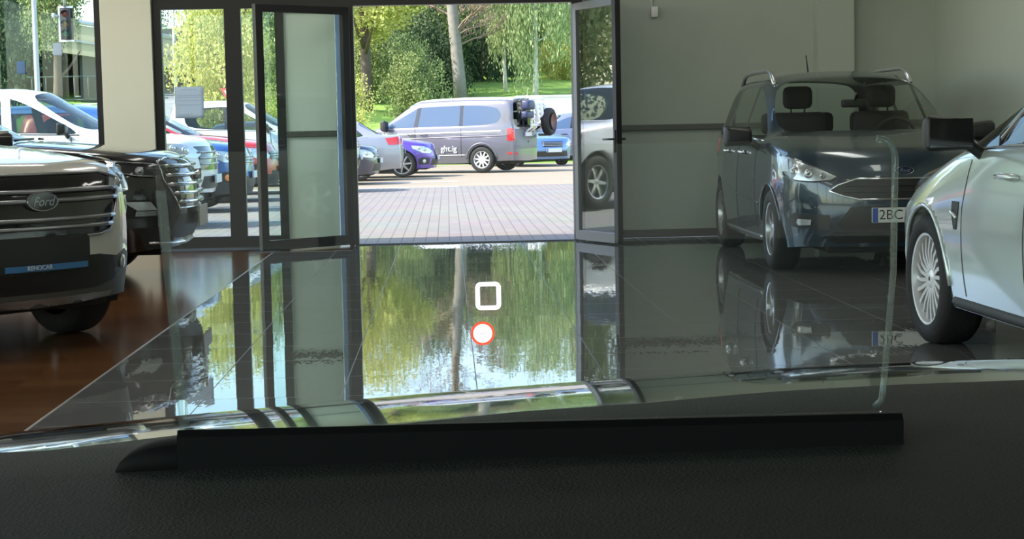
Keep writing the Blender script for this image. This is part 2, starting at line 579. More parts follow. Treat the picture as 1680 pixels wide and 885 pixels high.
    def seats(self, rows, zb=None):
        P = self.P; zb = zb or itp(P['belt'], -P['wb'] * .5)
        for x, ys in rows:
            for y in ys:
                bm = bmesh.new(); bx(bm, x - .09, x + .07, y - .24, y + .24, zb - .28, zb + .22, .05)
                bmesh.ops.recalc_face_normals(bm, faces=bm.faces[:])
                s = obj('seat', bm, M_cabin, self.root)
                bm = bmesh.new(); bx(bm, x - .10, x + .02, y - .13, y + .13, zb + .25, zb + .45, .05)
                tube(bm, [(x - .03, y - .06, zb + .2), (x - .03, y - .06, zb + .28)], .008, 6)
                tube(bm, [(x - .03, y + .06, zb + .2), (x - .03, y + .06, zb + .28)], .008, 6)
                bmesh.ops.recalc_face_normals(bm, faces=bm.faces[:])
                obj('headrest', bm, M_cabin, s)
    def steering(self, y, zb=None):
        P = self.P; zb = zb or itp(P['belt'], -P['wb'] * .5)
        bm = bmesh.new(); pts = []
        c = Vector((P['xcs'] - .45, y, zb - .02))
        for k in range(25):
            a = 2 * PI * k / 24
            pts.append(c + Vector((math.sin(a) * .07, math.cos(a) * .18, math.sin(a) * .17)))
        tube(bm, pts, .016, 8, cap=False)
        tube(bm, [c + Vector((0, -.17, 0)), c, c + Vector((0, .17, 0))], .02, 6)
        tube(bm, [c, c + Vector((.3, 0, -.1))], .035, 8)
        obj('steering_wheel', bm, M_cabin, self.root)
    def wheels(self, spokes=10, style='twin', rim_r=.235, width=.215, mat=None, only=None, detail=40, dark=False):
        P = self.P; R = P['rw']
        mat = mat or M_alloy
        yt = P.get('track', P['hw'] - .03 - width / 2)
        for cx in (0, -P['wb']):
            for s in (1, -1):
                w = width / 2
                bm = bmesh.new()
                prof = [(rim_r, -w * .9), (rim_r + .02, -w), (R - .03, -w * .98), (R - .006, -w * .80), (R, -w * .55), (R, w * .55), (R - .006, w * .80), (R - .03, w * .98), (rim_r + .02, w), (rim_r, w * .9)]
                lathe_y(bm, prof, cx, s * yt, R, detail)
                bmesh.ops.recalc_face_normals(bm, faces=bm.faces[:])
                ty = obj('wheel', bm, M_tyre, self.root)
                bm = bmesh.new()
                yo = s * (yt + w * .62)
                # barrel + back
                lathe_y(bm, [(rim_r + .004, s * (w * .9)), (rim_r - .012, s * w * .86), (rim_r - .02, s * w * .5), (rim_r - .03, -s * w * .7)], cx, s * yt, R, detail)
                lathe_y(bm, [(.012, s * .012), (.035, s * .01), (.055, -s * .004), (.06, -s * .03)], cx, yo, R, 20)
                def spoke(a, r0, r1, wa, wb_, tw=0.0, dy=.02):
                    ca, sa = math.cos(a), math.sin(a); ca2, sa2 = math.cos(a + tw), math.sin(a + tw)
                    vs = []
                    for (r, c2, s2, wd, yy) in ((r0, ca, sa, wa, s * .004), ((r0 + r1) / 2, math.cos(a + tw * .45), math.sin(a + tw * .45), (wa + wb_) / 2, s * .012), (r1, ca2, sa2, wb_, s * .004)):
                        px, pz = cx + r * c2, R + r * s2
                        tx, tz = -s2 * wd / 2, c2 * wd / 2
                        vs.append([bm.verts.new((px - tx, yo + yy, pz - tz)), bm.verts.new((px + tx, yo + yy, pz + tz)),
                                   bm.verts.new((px + tx * .8, yo + yy - s * dy, pz + tz * .8)), bm.verts.new((px - tx * .8, yo + yy - s * dy, pz - tz * .8))])
                    for A, B in zip(vs, vs[1:]):
                        for k in range(4): bm.faces.new((A[k], A[(k + 1) % 4], B[(k + 1) % 4], B[k]))
                    bm.faces.new(vs[0]); bm.faces.new(vs[-1][::-1])
                for k in range(spokes):
                    a = 2 * PI * k / spokes + .12
                    if style == 'twin':
                        dlt = PI / spokes * .42
                        spoke(a - dlt * .75, .045, rim_r - .008, .02, .024, -dlt * .35)
                        spoke(a + dlt * .75, .045, rim_r - .008, .02, .024, dlt * .35)
                    elif style == 'fan':
                        spoke(a, .05, rim_r - .008, .022, .021, .16)
                    elif style == 'five':
                        spoke(a, .04, rim_r - .008, .065, .05, .0, .03)
                    else:
                        spoke(a, .04, rim_r - .008, .055, .035, .0, .03)
                bmesh.ops.recalc_face_normals(bm, faces=bm.faces[:])
                obj('rim', bm, mat, ty, angle=35)
                # dark brake disc behind the spokes
                bm = bmesh.new(); lathe_y(bm, [(.0, 0), (.15, 0), (.15, -s * .02), (rim_r - .03, -s * .03)], cx, s * yt + s * w * .05, R, 24)
                bmesh.ops.recalc_face_normals(bm, faces=bm.faces[:])
                obj('brake_disc', bm, M_lampd, ty)
    def mirrors(self, x, z, y=None, mat=None, sz=(.10, .23, .165), lens=True, sides=(1, -1), cap=None):
        P = self.P
        for s in sides:
            y0 = (y or P['hw'] * .955)
            bm = bmesh.new()
            bx(bm, x - sz[0] * .45, x + sz[0] * .55, s * (y0 + .03) if s > 0 else -(y0 + .03 + sz[1]), s * (y0 + .03 + sz[1]) if s > 0 else -(y0 + .03), z - sz[2] / 2, z + sz[2] / 2)
            for v in bm.verts:
                if v.co.x > x: v.co.z = z + (v.co.z - z) * .72; v.co.y = s * (y0 + .03 + sz[1] / 2) + (v.co.y - s * (y0 + .03 + sz[1] / 2)) * .86
                if abs(v.co.y) < y0 + .1: v.co.z = z + (v.co.z - z) * .8 - .01
            bmesh.ops.recalc_face_normals(bm, faces=bm.faces[:])
            bmesh.ops.bevel(bm, geom=bm.edges[:], offset=.035, segments=4, affect='EDGES', profile=.55)
            tube(bm, [(x + .03, s * (y0 - .05), z - sz[2] * .5 - .03), (x + .02, s * (y0 + .03), z - sz[2] * .35), (x, s * (y0 + .10), z - sz[2] * .2)], [.03, .028, .03], 8)
            m = obj('door_mirror', bm, mat or M_black, self.root)
            bm = bmesh.new()
            cy = s * (y0 + .03 + sz[1] / 2)
            bx(bm, x - sz[0] * .45 - .004, x - sz[0] * .45 + .004, cy - sz[1] * .42, cy + sz[1] * .42, z - sz[2] * .36, z + sz[2] * .36)
            bmesh.ops.recalc_face_normals(bm, faces=bm.faces[:])
            obj('mirror_glass', bm, pbr('mirror_dark', (.10, .105, .11), .06, .9, noise=.03), m, smooth=False)  # reflection of a dark interior put into the glass colour
            if cap is not None:
                bm = bmesh.new()
                bx(bm, x - sz[0] * .2, x + sz[0] * .56, cy - sz[1] * .46, cy + sz[1] * .46, z + .005, z + sz[2] * .52)
                for v in bm.verts:
                    if v.co.x > x: v.co.z = z + (v.co.z - z) * .78
                bmesh.ops.recalc_face_normals(bm, faces=bm.faces[:])
                bmesh.ops.bevel(bm, geom=bm.edges[:], offset=.03, segments=3, affect='EDGES')
                obj('mirror_cap', bm, cap, m)
    def handles(self, xs, z, mat, s_=(1, -1)):
        for s in s_:
            for x in xs:
                p, n = self.hit(s * PI / 2, -s * x, z)
                bm = bmesh.new()
                q = [p + Vector((.10, 0, 0)), p + Vector((.085, s * .035, .004)), p + Vector((0, s * .042, .006)), p + Vector((-.085, s * .035, .004)), p + Vector((-.10, 0, 0))]
                tube(bm, q, [.014, .016, .017, .016, .014], 8)
                obj('door_handle', bm, mat, self.root)
    def rails(self, x0, x1, y, mat, h=.055, r=.018):
        for s in (1, -1):
            Q = []
            for k in range(13):
                t = k / 12
                x = x0 + (x1 - x0) * t
                p, n = self.hit_top(x, s * y)
                lift = h * min(1, math.sin(PI * min(max(t, .0), 1)) * 3.2)
                Q.append(p + Vector((0, 0, lift)))
            bm = bmesh.new(); tube(bm, Q, r, 10)
            obj('roof_rail', bm, mat, self.root)
    def belt_line(self, mat, r=.007):
        St, kind, xt = car_cage(self.P)
        i0 = kind.index('cowl'); i1 = kind.index('dpil')
        for s in (1, -1):
            Q = []
            for i in range(i0, i1 + 1):
                if kind[i] == 'pilR': continue
                x, y, z = St[i][3]
                p, n = self.hit(s * PI / 2, -s * x, z + .012)
                Q.append(p + n * .002)
            bm = bmesh.new(); tube(bm, Q, r, 6)
            obj('belt_moulding', bm, mat, self.root)
    def plate(self, th, h, z, txt=None, w=.52, hgt=.11, mat=None, blue=True, out=.02):
        p, n = self.hit(math.radians(th), h, z)
        d = Vector((math.cos(math.radians(th)), math.sin(math.radians(th)), 0)); s = Vector((-d.y, d.x, 0))
        c = p + d * out
        bm = bmesh.new()
        bx(bm, -.008, .008, -w / 2, w / 2, -hgt / 2, hgt / 2, .006)
        M = Matrix((d, s, Vector((0, 0, 1)))).transposed().to_4x4(); M.translation = c
        bmesh.ops.recalc_face_normals(bm, faces=bm.faces[:])
        bmesh.ops.transform(bm, matrix=M, verts=bm.verts[:])
        o = obj('number_plate', bm, mat or M_plate, self.root, smooth=False)
        if blue:
            bm = bmesh.new(); bx(bm, .0, .0095, -w / 2 + .003, -w / 2 + .045, -hgt / 2 + .003, hgt / 2 - .003)
            bmesh.ops.recalc_face_normals(bm, faces=bm.faces[:])
            bmesh.ops.transform(bm, matrix=M, verts=bm.verts[:])
            obj('country_band', bm, M_pblue, o, smooth=False)
        return o, c, d, s
# ------------------------------------------------------------------ the vehicles' proportions
def suv(**k):
    P = dict(fo=.90, wb=2.69, ro=.95, hw=.92, rw=.345, zsill=.26, zlow=.46, zmid=.74, yr=.66,
             belt=[(.75, .86), (.3, .98), (-.6, 1.07), (-2.7, 1.13), (-3.6, 1.15)],
             hood=[(.85, .93), (.5, 1.03), (-.1, 1.12), (-.55, 1.17)],
             roof=[(-1.25, 1.60), (-1.7, 1.66), (-2.3, 1.67), (-3.0, 1.64), (-3.45, 1.58)],
             xc=-.42, xcs=-.72, xw=-1.28, x4h=-1.1,
             pillars=[(-1.62, -1.68, .09), (-2.55, -2.62, .09)], dpil=(-3.25, -2.95, -3.38), x_rtl=-3.33,
             rwin=(-3.55, 1.10, -3.40), ztail=1.02, clad=True,
             front=[(.84, .24), (.90, .44), (.885, .72)], rear=[(-3.60, .30), (-3.64, .50), (-3.60, .80)])
    P.update(k); return P
def mpv(**k):
    P = dict(fo=.90, wb=2.65, ro=.83, hw=.915, rw=.325, zsill=.20, zlow=.40, zmid=.68, yr=.68,
             belt=[(.70, .80), (.3, .93), (-.35, 1.02), (-2.65, 1.09), (-3.4, 1.10)],
             hood=[(.85, .86), (.5, .98), (.1, 1.07), (-.3, 1.13)],
             roof=[(-1.0, 1.53), (-1.5, 1.60), (-2.1, 1.615), (-2.9, 1.58), (-3.3, 1.53)],
             xc=-.05, xcs=-.45, xw=-1.08, x4h=-.95,
             pillars=[(-1.45, -1.52, .09), (-2.38, -2.42, .09)], dpil=(-3.1, -2.9, -3.22), x_rtl=-3.2,
             rwin=(-3.42, 1.05, -3.26), ztail=.98, clad=False,
             front=[(.82, .20), (.90, .40), (.885, .66)], rear=[(-3.42, .26), (-3.48, .46), (-3.45, .76)])
    P.update(k); return P
def hatch(**k):
    P = dict(fo=.82, wb=2.62, ro=.75, hw=.89, rw=.315, zsill=.20, zlow=.38, zmid=.62, yr=.63,
             belt=[(.62, .72), (.2, .84), (-.5, .92), (-2.6, .98), (-3.3, .99)],
             hood=[(.74, .75), (.4, .86), (-.1, .95), (-.5, 1.0)],
             roof=[(-1.2, 1.37), (-1.6, 1.43), (-2.2, 1.43), (-2.9, 1.36), (-3.1, 1.30)],
             xc=-.42, xcs=-.75, xw=-1.25, x4h=-1.1,
             pillars=[(-1.65, -1.70, .09), (-2.5, -2.5, .09)], dpil=(-2.95, -2.7, -2.98), x_rtl=-3.02,
             rwin=(-3.27, .96, -3.12), ztail=.90, clad=False,
             front=[(.76, .20), (.82, .38), (.80, .58)], rear=[(-3.33, .26), (-3.38, .46), (-3.35, .72)])
    P.update(k); return P
def sedan(**k):
    P = hatch(fo=.85, wb=2.75, ro=1.05, roof=[(-1.25, 1.37), (-1.7, 1.43), (-2.3, 1.42), (-2.75, 1.36), (-2.9, 1.32)],
              pillars=[(-1.70, -1.72, .09), (-2.55, -2.45, .07)], dpil=(-2.95, -2.55, -2.70), x_rtl=-3.10,
              belt=[(.62, .72), (.2, .84), (-.5, .92), (-2.6, .98), (-3.5, 1.0), (-3.8, .98)],
              rwin=(-3.25, 1.04, -3.25), deck=[(-3.5, 1.06)], ztail=1.06, tin=.12, tbow=.10, rpow=3.2,
              rear=[(-3.72, .26), (-3.80, .46), (-3.80, .76)])
    P.update(k); return P
def pickup(**k):
    P = dict(fo=.90, wb=3.22, ro=1.15, hw=.93, rw=.385, zsill=.42, zlow=.58, zmid=.88, yr=.68,
             belt=[(.72, 1.02), (.3, 1.10), (-.6, 1.18), (-2.2, 1.22), (-2.6, 1.24), (-4.3, 1.26)],
             hood=[(.80, 1.08), (.5, 1.15), (-.1, 1.23), (-.55, 1.27)],
             roof=[(-1.2, 1.74), (-1.6, 1.80), (-2.3, 1.80), (-2.7, 1.76)],
             xc=-.40, xcs=-.66, xw=-1.22, x4h=-1.05,
             pillars=[(-1.55, -1.60, .10)], dpil=(-2.45, -2.42, -2.62), x_rtl=-2.6,
             rwin=(-2.78, 1.28, -2.75), deck=[(-2.95, 1.24), (-3.8, 1.24)], ztail=1.24, tin=.06, tbow=.03, rpow=8,
             clad=False, front=[(.84, .42), (.90, .58), (.89, .86)], rear=[(-4.36, .50), (-4.37, .66), (-4.37, .95)], arch=.06)
    P.update(k); return P
def van(**k):
    P = dict(fo=.92, wb=3.0, ro=.98, hw=.95, rw=.335, zsill=.24, zlow=.45, zmid=.80, yr=.82,
             belt=[(.66, .92), (.3, 1.05), (-.1, 1.16), (-3.2, 1.20), (-4.0, 1.20)],
             hood=[(.8, .98), (.5, 1.08), (.2, 1.20), (0.1, 1.24)],
             roof=[(-.85, 1.86), (-1.3, 1.95), (-2.5, 1.97), (-3.7, 1.95), (-3.9, 1.92)],
             xc=.22, xcs=-.10, xw=-.92, x4h=-.62,
             pillars=[(-1.10, -1.20, .10), (-2.42, -2.44, .05)], dpil=(-3.62, -3.60, -3.84), x_rtl=-3.80, rear_yr=.98, gt=.20, rr=.06,
             rwin=(-3.93, 1.16, -3.84), rwy=.90, ztail=1.05, tin=.10, tbow=.06, rpow=7, clad=False, shw=.985,
             front=[(.86, .24), (.92, .46), (.90, .80)], rear=[(-3.97, .28), (-3.98, .48), (-3.97, .80)])
    P.update(k); return P
# ------------------------------------------------------------------ setting: materials
def tile_material():
    m = bpy.data.materials.new('polished_floor_tile'); m.use_nodes = True
    nt = m.node_tree; b = nt.nodes['Principled BSDF']; L = nt.links.new
    tc = nt.nodes.new('ShaderNodeTexCoord'); sp = nt.nodes.new('ShaderNodeSeparateXYZ'); L(tc.outputs['Object'], sp.inputs[0])
    def mth(op, a, bb=None, c=None):
        n = nt.nodes.new('ShaderNodeMath'); n.operation = op
        for i, v in enumerate((a, bb, c)):
            if v is None: continue
            if isinstance(v, (int, float)): n.inputs[i].default_value = v
            else: L(v, n.inputs[i])
        return n.outputs[0]
    T = 0.617
    ux = mth('DIVIDE', mth('ADD', sp.outputs[0], 1.74), T)
    uy = mth('DIVIDE', mth('ADD', sp.outputs[1], -0.25), T)
    ex = mth('ABSOLUTE', mth('SUBTRACT', mth('FRACT', mth('ADD', ux, 0.5)), 0.5))
    ey = mth('ABSOLUTE', mth('SUBTRACT', mth('FRACT', mth('ADD', uy, 0.5)), 0.5))
    jm = mth('LESS_THAN', mth('MINIMUM', ex, ey), 0.0042)
    cb = nt.nodes.new('ShaderNodeCombineXYZ'); L(mth('FLOOR', ux), cb.inputs[0]); L(mth('FLOOR', uy), cb.inputs[1])
    wn_ = nt.nodes.new('ShaderNodeTexWhiteNoise'); wn_.noise_dimensions = '3D'; L(cb.outputs[0], wn_.inputs['Vector'])
    # every tile lies a hair out of level, its polish is faintly wavy
    v1 = nt.nodes.new('ShaderNodeVectorMath'); v1.operation = 'SUBTRACT'; L(wn_.outputs['Color'], v1.inputs[0]); v1.inputs[1].default_value = (.5, .5, .5)
    v2 = nt.nodes.new('ShaderNodeVectorMath'); v2.operation = 'MULTIPLY'; L(v1.outputs[0], v2.inputs[0]); v2.inputs[1].default_value = (.003, .0042, 0)
    mp = nt.nodes.new('ShaderNodeMapping'); mp.inputs['Scale'].default_value = (60, 16, 1); L(tc.outputs['Object'], mp.inputs[0])
    nz = nt.nodes.new('ShaderNodeTexNoise'); nz.inputs['Scale'].default_value = 1.0; nz.inputs['Detail'].default_value = 3; L(mp.outputs[0], nz.inputs['Vector'])
    v3 = nt.nodes.new('ShaderNodeVectorMath'); v3.operation = 'SUBTRACT'; L(nz.outputs['Color'], v3.inputs[0]); v3.inputs[1].default_value = (.5, .5, .5)
    v4 = nt.nodes.new('ShaderNodeVectorMath'); v4.operation = 'MULTIPLY'; L(v3.outputs[0], v4.inputs[0]); v4.inputs[1].default_value = (.005, .012, 0)
    v5 = nt.nodes.new('ShaderNodeVectorMath'); L(v2.outputs[0], v5.inputs[0]); L(v4.outputs[0], v5.inputs[1])
    v6 = nt.nodes.new('ShaderNodeVectorMath'); L(v5.outputs[0], v6.inputs[0]); v6.inputs[1].default_value = (0, 0, 1)
    v7 = nt.nodes.new('ShaderNodeVectorMath'); v7.operation = 'NORMALIZE'; L(v6.outputs[0], v7.inputs[0]); L(v7.outputs[0], b.inputs['Normal'])
    n3 = nt.nodes.new('ShaderNodeTexNoise'); n3.inputs['Scale'].default_value = 3; n3.inputs['Detail'].default_value = 6; L(tc.outputs['Object'], n3.inputs['Vector'])
    mc = nt.nodes.new('ShaderNodeMix'); mc.data_type = 'RGBA'; L(n3.outputs['Fac'], mc.inputs['Factor'])
    mc.inputs['A'].default_value = (.132, .132, .124, 1); mc.inputs['B'].default_value = (.165, .165, .156, 1)
    mj = nt.nodes.new('ShaderNodeMix'); mj.data_type = 'RGBA'; L(jm, mj.inputs['Factor']); L(mc.outputs['Result'], mj.inputs['A'])
    mj.inputs['B'].default_value = (.13, .13, .125, 1); L(mj.outputs['Result'], b.inputs['Base Color'])
    mr = mth('MULTIPLY_ADD', jm, 0.45, 0.022); L(mr, b.inputs['Roughness'])
    b.inputs['IOR'].default_value = 1.62
    return m

def wood_material():
    m = bpy.data.materials.new('wood_floor'); m.use_nodes = True
    nt = m.node_tree; b = nt.nodes['Principled BSDF']; L = nt.links.new
    tc = nt.nodes.new('ShaderNodeTexCoord')
    br = nt.nodes.new('ShaderNodeTexBrick'); L(tc.outputs['Object'], br.inputs['Vector'])
    br.inputs['Scale'].default_value = 1.0; br.inputs['Brick Width'].default_value = 2.1; br.inputs['Row Height'].default_value = 0.21
    br.inputs['Mortar Size'].default_value = 0.003; br.offset = 0.37
    br.inputs['Color1'].default_value = (.23, .105, .042, 1); br.inputs['Color2'].default_value = (.14, .062, .026, 1); br.inputs['Mortar'].default_value = (.05, .02, .01, 1)
    mp = nt.nodes.new('ShaderNodeMapping'); mp.inputs['Scale'].default_value = (1.2, 26, 1); L(tc.outputs['Object'], mp.inputs[0])
    nz = nt.nodes.new('ShaderNodeTexNoise'); nz.inputs['Scale'].default_value = 1.4; nz.inputs['Detail'].default_value = 6; L(mp.outputs[0], nz.inputs['Vector'])
    mx = nt.nodes.new('ShaderNodeMix'); mx.data_type = 'RGBA'; mx.blend_type = 'MULTIPLY'; mx.inputs['Factor'].default_value = .75
    rp = nt.nodes.new('ShaderNodeValToRGB'); rp.color_ramp.elements[0].position = .3; rp.color_ramp.elements[0].color = (.45, .4, .35, 1); rp.color_ramp.elements[1].position = .7
    L(nz.outputs['Fac'], rp.inputs[0]); L(br.outputs['Color'], mx.inputs['A']); L(rp.outputs[0], mx.inputs['B']); L(mx.outputs['Result'], b.inputs['Base Color'])
    b.inputs['Roughness'].default_value = .14; b.inputs['IOR'].default_value = 1.52
    return m

def pave_material():
    m = bpy.data.materials.new('concrete_block_paving'); m.use_nodes = True
    nt = m.node_tree; b = nt.nodes['Principled BSDF']; L = nt.links.new
    tc = nt.nodes.new('ShaderNodeTexCoord'); mp = nt.nodes.new('ShaderNodeMapping'); mp.inputs['Rotation'].default_value = (0, 0, PI / 2); L(tc.outputs['Object'], mp.inputs[0])
    br = nt.nodes.new('ShaderNodeTexBrick'); L(mp.outputs[0], br.inputs['Vector'])
    br.inputs['Scale'].default_value = 1.0; br.inputs['Brick Width'].default_value = .26; br.inputs['Row Height'].default_value = 0.13
    br.inputs['Mortar Size'].default_value = 0.007; br.inputs['Mortar Smooth'].default_value = .2
    br.inputs['Color1'].default_value = (.215, .187, .176, 1); br.inputs['Color2'].default_value = (.19, .166, .157, 1); br.inputs['Mortar'].default_value = (.105, .092, .09, 1)
    nz = nt.nodes.new('ShaderNodeTexNoise'); nz.inputs['Scale'].default_value = .8; nz.inputs['Detail'].default_value = 8; L(tc.outputs['Object'], nz.inputs['Vector'])
    mx = nt.nodes.new('ShaderNodeMix'); mx.data_type = 'RGBA'; mx.blend_type = 'OVERLAY'; mx.inputs['Factor'].default_value = .25
    L(br.outputs['Color'], mx.inputs['A']); L(nz.outputs['Color'], mx.inputs['B']); L(mx.outputs['Result'], b.inputs['Base Color'])
    b.inputs['Roughness'].default_value = .85
    return m

def leafy(name, col, k=.5):
    m = bpy.data.materials.new(name); m.use_nodes = True
    nt = m.node_tree; nt.nodes.clear()
    o = nt.nodes.new('ShaderNodeOutputMaterial'); d = nt.nodes.new('ShaderNodeBsdfDiffuse'); t = nt.nodes.new('ShaderNodeBsdfTranslucent'); mx = nt.nodes.new('ShaderNodeMixShader')
    d.inputs[0].default_value = (*col, 1); t.inputs[0].default_value = (*col, 1); mx.inputs[0].default_value = k
    nt.links.new(d.outputs[0], mx.inputs[1]); nt.links.new(t.outputs[0], mx.inputs[2]); nt.links.new(mx.outputs[0], o.inputs['Surface'])
    return m
M_tile = tile_material(); M_wood = wood_material(); M_pave = pave_material()
M_wall = pbr('wall_plaster', (.43, .475, .42), .8, noise=.04, nscale=3, bump=.05, bscale=60)
M_pier = pbr('cream_plaster', (.80, .80, .66), .8, noise=.02, nscale=4, bump=.04, bscale=60)
M_pier2 = pbr('pale_green_panel', (.80, .88, .80), .5, noise=.03, nscale=4)
M_trim = pbr('grey_trim', (.13, .13, .12), .6, noise=.06)
M_ceil = pbr('ceiling_paint', (.7, .7, .68), .9, noise=.02)
M_frame = pbr('dark_bronze_aluminium', (.022, .021, .021), .42, .3, noise=.1, nscale=30)
M_frame_lit = pbr('lit_frame_aluminium', (.20, .20, .21), .4, .5, noise=.08, nscale=30)  # light falling on the hinge stile put into the frame colour
M_pane = thin_glass('window_pane', (.90, .96, .94), 1.5)
M_leafpane = thin_glass('coated_door_pane', (.70, .78, .76), 3.2)
M_blue = pbr('blue_panel', (.30, .42, .80), .3, noise=.05)
M_asph = pbr('sandy_asphalt', (.265, .215, .16), .9, noise=.1, nscale=2.5, bump=.2, bscale=40)
M_road = pbr('road_asphalt', (.22, .23, .24), .85, noise=.12, nscale=1.5)
M_grass = pbr('grass', (.17, .30, .045), .9, noise=.4, nscale=1.3, bump=.5, bscale=12)
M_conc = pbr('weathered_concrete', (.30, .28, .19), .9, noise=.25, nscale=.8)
M_shadeconc = pbr('shaded_concrete', (.05, .055, .055), .9, noise=.25, nscale=.8)  # shade below the bridge deck put into the concrete colour
M_paper = leafy('paper', (.74, .80, .86))
M_line = pbr('white_road_paint', (.78, .78, .76), .7, noise=.06, nscale=6)
M_steel = pbr('galvanised_steel', (.45, .48, .5), .45, .6, noise=.1)
M_wpole = pbr('white_pole_paint', (.82, .83, .82), .4, noise=.03)

# ------------------------------------------------------------------ setting: the showroom
FY = 17.7                                   # plane of the entrance front
XL, XR, YB, CH = -9.5, 5.15, -9.0, 4.2
TX, TY = -1.74, 16.92                       # where tile meets wood
bm = bmesh.new()
bx(bm, TX, XR + .2, YB, TY, -.12, 0); bx(bm, -0.97, XR + .2, TY, FY + .12, -.12, 0)
struct('floor', bm, M_tile)
bm = bmesh.new()
bx(bm, XL - .2, TX - .012, YB, FY + .12, -.12, 0); bx(bm, TX - .012, -.982, TY + .012, FY + .12, -.12, 0)
struct('floor_wood', bm, M_wood)
bm = bmesh.new(); bx(bm, TX - .012, TX, YB, TY + .012, -.1, .0015); bx(bm, TX, -.97, TY, TY + .012, -.1, .0015)
struct('trim_floor', bm, pbr('pale_floor_strip', (.42, .40, .36), .35, .2, noise=.05))
struct('ceiling', box(XL - .2, XR + .2, YB - .2, FY + .3, CH, CH + .2), M_ceil)
struct('wall_right', box(XR, XR + .25, YB - .2, FY + .3, 0, CH), M_wall)
struct('wall_left', box(XL - .25, XL, YB - .2, FY + .3, 0, .35), M_wall)
bm = bmesh.new()
for k in range(9):
    y = YB + .1 + k * (FY - YB) / 8.0
    bx(bm, XL - .16, XL - .06, y - .05, y + .05, .35, CH)
struct('window_left_fill', bm, M_frame)  # unseen left side, glazed to bring more light into the room
struct('window_left_fill_glass', box(XL - .12, XL - .11, YB, FY + .2, .35, CH), M_pane)
# front wall right of the entrance, with pilaster
struct('wall_front', box(1.42, XR, FY + .20, FY + .42, 0, CH), M_wall)
struct('wall_pilaster', box(3.86, 4.24, FY - .02, FY + .20, 0, CH), M_wall)
struct('wall_lintel', box(-2.98, 1.42, FY + .02, FY + .25, 3.9, CH), M_wall)
struct('trim_1', box(1.80, 3.86, FY + .165, FY + .20, 1.125, 1.185, .006), M_trim)
struct('trim_2', box(4.24, XR, FY + .165, FY + .20, 1.125, 1.185, .006), M_trim)
struct('baseboard_front', box(1.45, 3.86, FY + .175, FY + .20, 0, .085, .004), pbr('dark_baseboard', (.07, .065, .055), .4, noise=.1))
struct('baseboard_right', box(XR - .025, XR, YB, FY + .17, 0, .085, .004), MATS['dark_baseboard'])
# cream pier between the left window and the doors
struct('wall_pier', box(-3.50, -2.985, FY - .06, FY + .25, 0, CH), M_pier)
# pale pier beside the door, seen through the open leaf
struct('wall_panel', box(-1.65, -1.135, FY + .03, FY + .14, 0, 3.9), M_pier2)
struct('trim_3', box(-1.65, -1.135, FY + .0, FY + .03, 1.13, 1.19, .005), M_trim)
struct('trim_4', box(-1.125, -1.03, FY + .03, FY + .10, 0.10, 2.40), M_blue)
# unseen rear of the showroom, glazed for fill light, behind the car we sit in
struct('wall_rear', box(XL, XR, YB - .2, YB, 0, .5), M_wall)
bm = bmesh.new()
for k in range(6):
    x = XL + .1 + k * (XR - XL - .2) / 5
    bx(bm, x - .05, x + .05, YB - .12, YB - .04, .5, CH)
struct('window_rear_fill', bm, M_frame)
struct('window_rear_fill_glass', box(XL, XR, YB - .09, YB - .08, .5, CH), M_pane)

def glazed(name, x0, x1, z0, z1, y, fr=.06, mat=None, fmat=None, depth=.08, mull=()):
    bm = bmesh.new()
    bx(bm, x0, x0 + fr, y - depth / 2, y + depth / 2, z0, z1); bx(bm, x1 - fr, x1, y - depth / 2, y + depth / 2, z0, z1)
    bx(bm, x0 + fr, x1 - fr, y - depth / 2, y + depth / 2, z1 - fr, z1); bx(bm, x0 + fr, x1 - fr, y - depth / 2, y + depth / 2, z0, z0 + fr * 1.4)
    for mx in mull: bx(bm, mx[0], mx[1], y - depth / 2, y + depth / 2, z0 + fr, z1 - fr)
    f = struct(name, bm, fmat or M_frame)
    g = obj('window_pane', box(x0 + fr * .5, x1 - fr * .5, y - .006, y + .006, z0 + fr * .5, z1 - fr * .5), mat or M_pane, f, smooth=False)
    return f
glazed('window_1', XL, -3.505, 0.0, CH, FY + .08, .075, mull=((-6.6, -6.5),))
glazed('window_2', -2.98, -2.17, 0.0, 2.54, FY + .04, .085)
glazed('window_3', -2.17, -1.655, 0.0, 2.54, FY + .04, .085)
glazed('window_4', -2.98, 1.42, 2.54, 3.9, FY + .06, .05, mull=((-2.2, -2.12), (-.99, -.93), (1.30, 1.36)))
bm = bmesh.new()
bx(bm, -1.03, -.935, FY - .02, FY + .10, 0, 2.54); bx(bm, 1.31, 1.42, FY - .02, FY + .19, 0, 2.54)
bx(bm, -.935, 1.31, FY - .02, FY + .10, 2.46, 2.54); bx(bm, -1.66, -1.03, FY - .02, FY + .03, 2.42, 2.54)
struct('door_1', bm, M_frame)
struct('trim_5', box(-.935, 1.31, FY - .03, FY + .12, -.02, .012), pbr('dark_threshold', (.06, .055, .06), .5, .3, noise=.1))
# the dark mat well in front of the fixed lights
struct('trim_6', box(-2.98, -1.74, FY - .42, FY - .0, 0.0, .006), pbr('door_mat', (.03, .033, .04), .9, noise=.2, nscale=60))

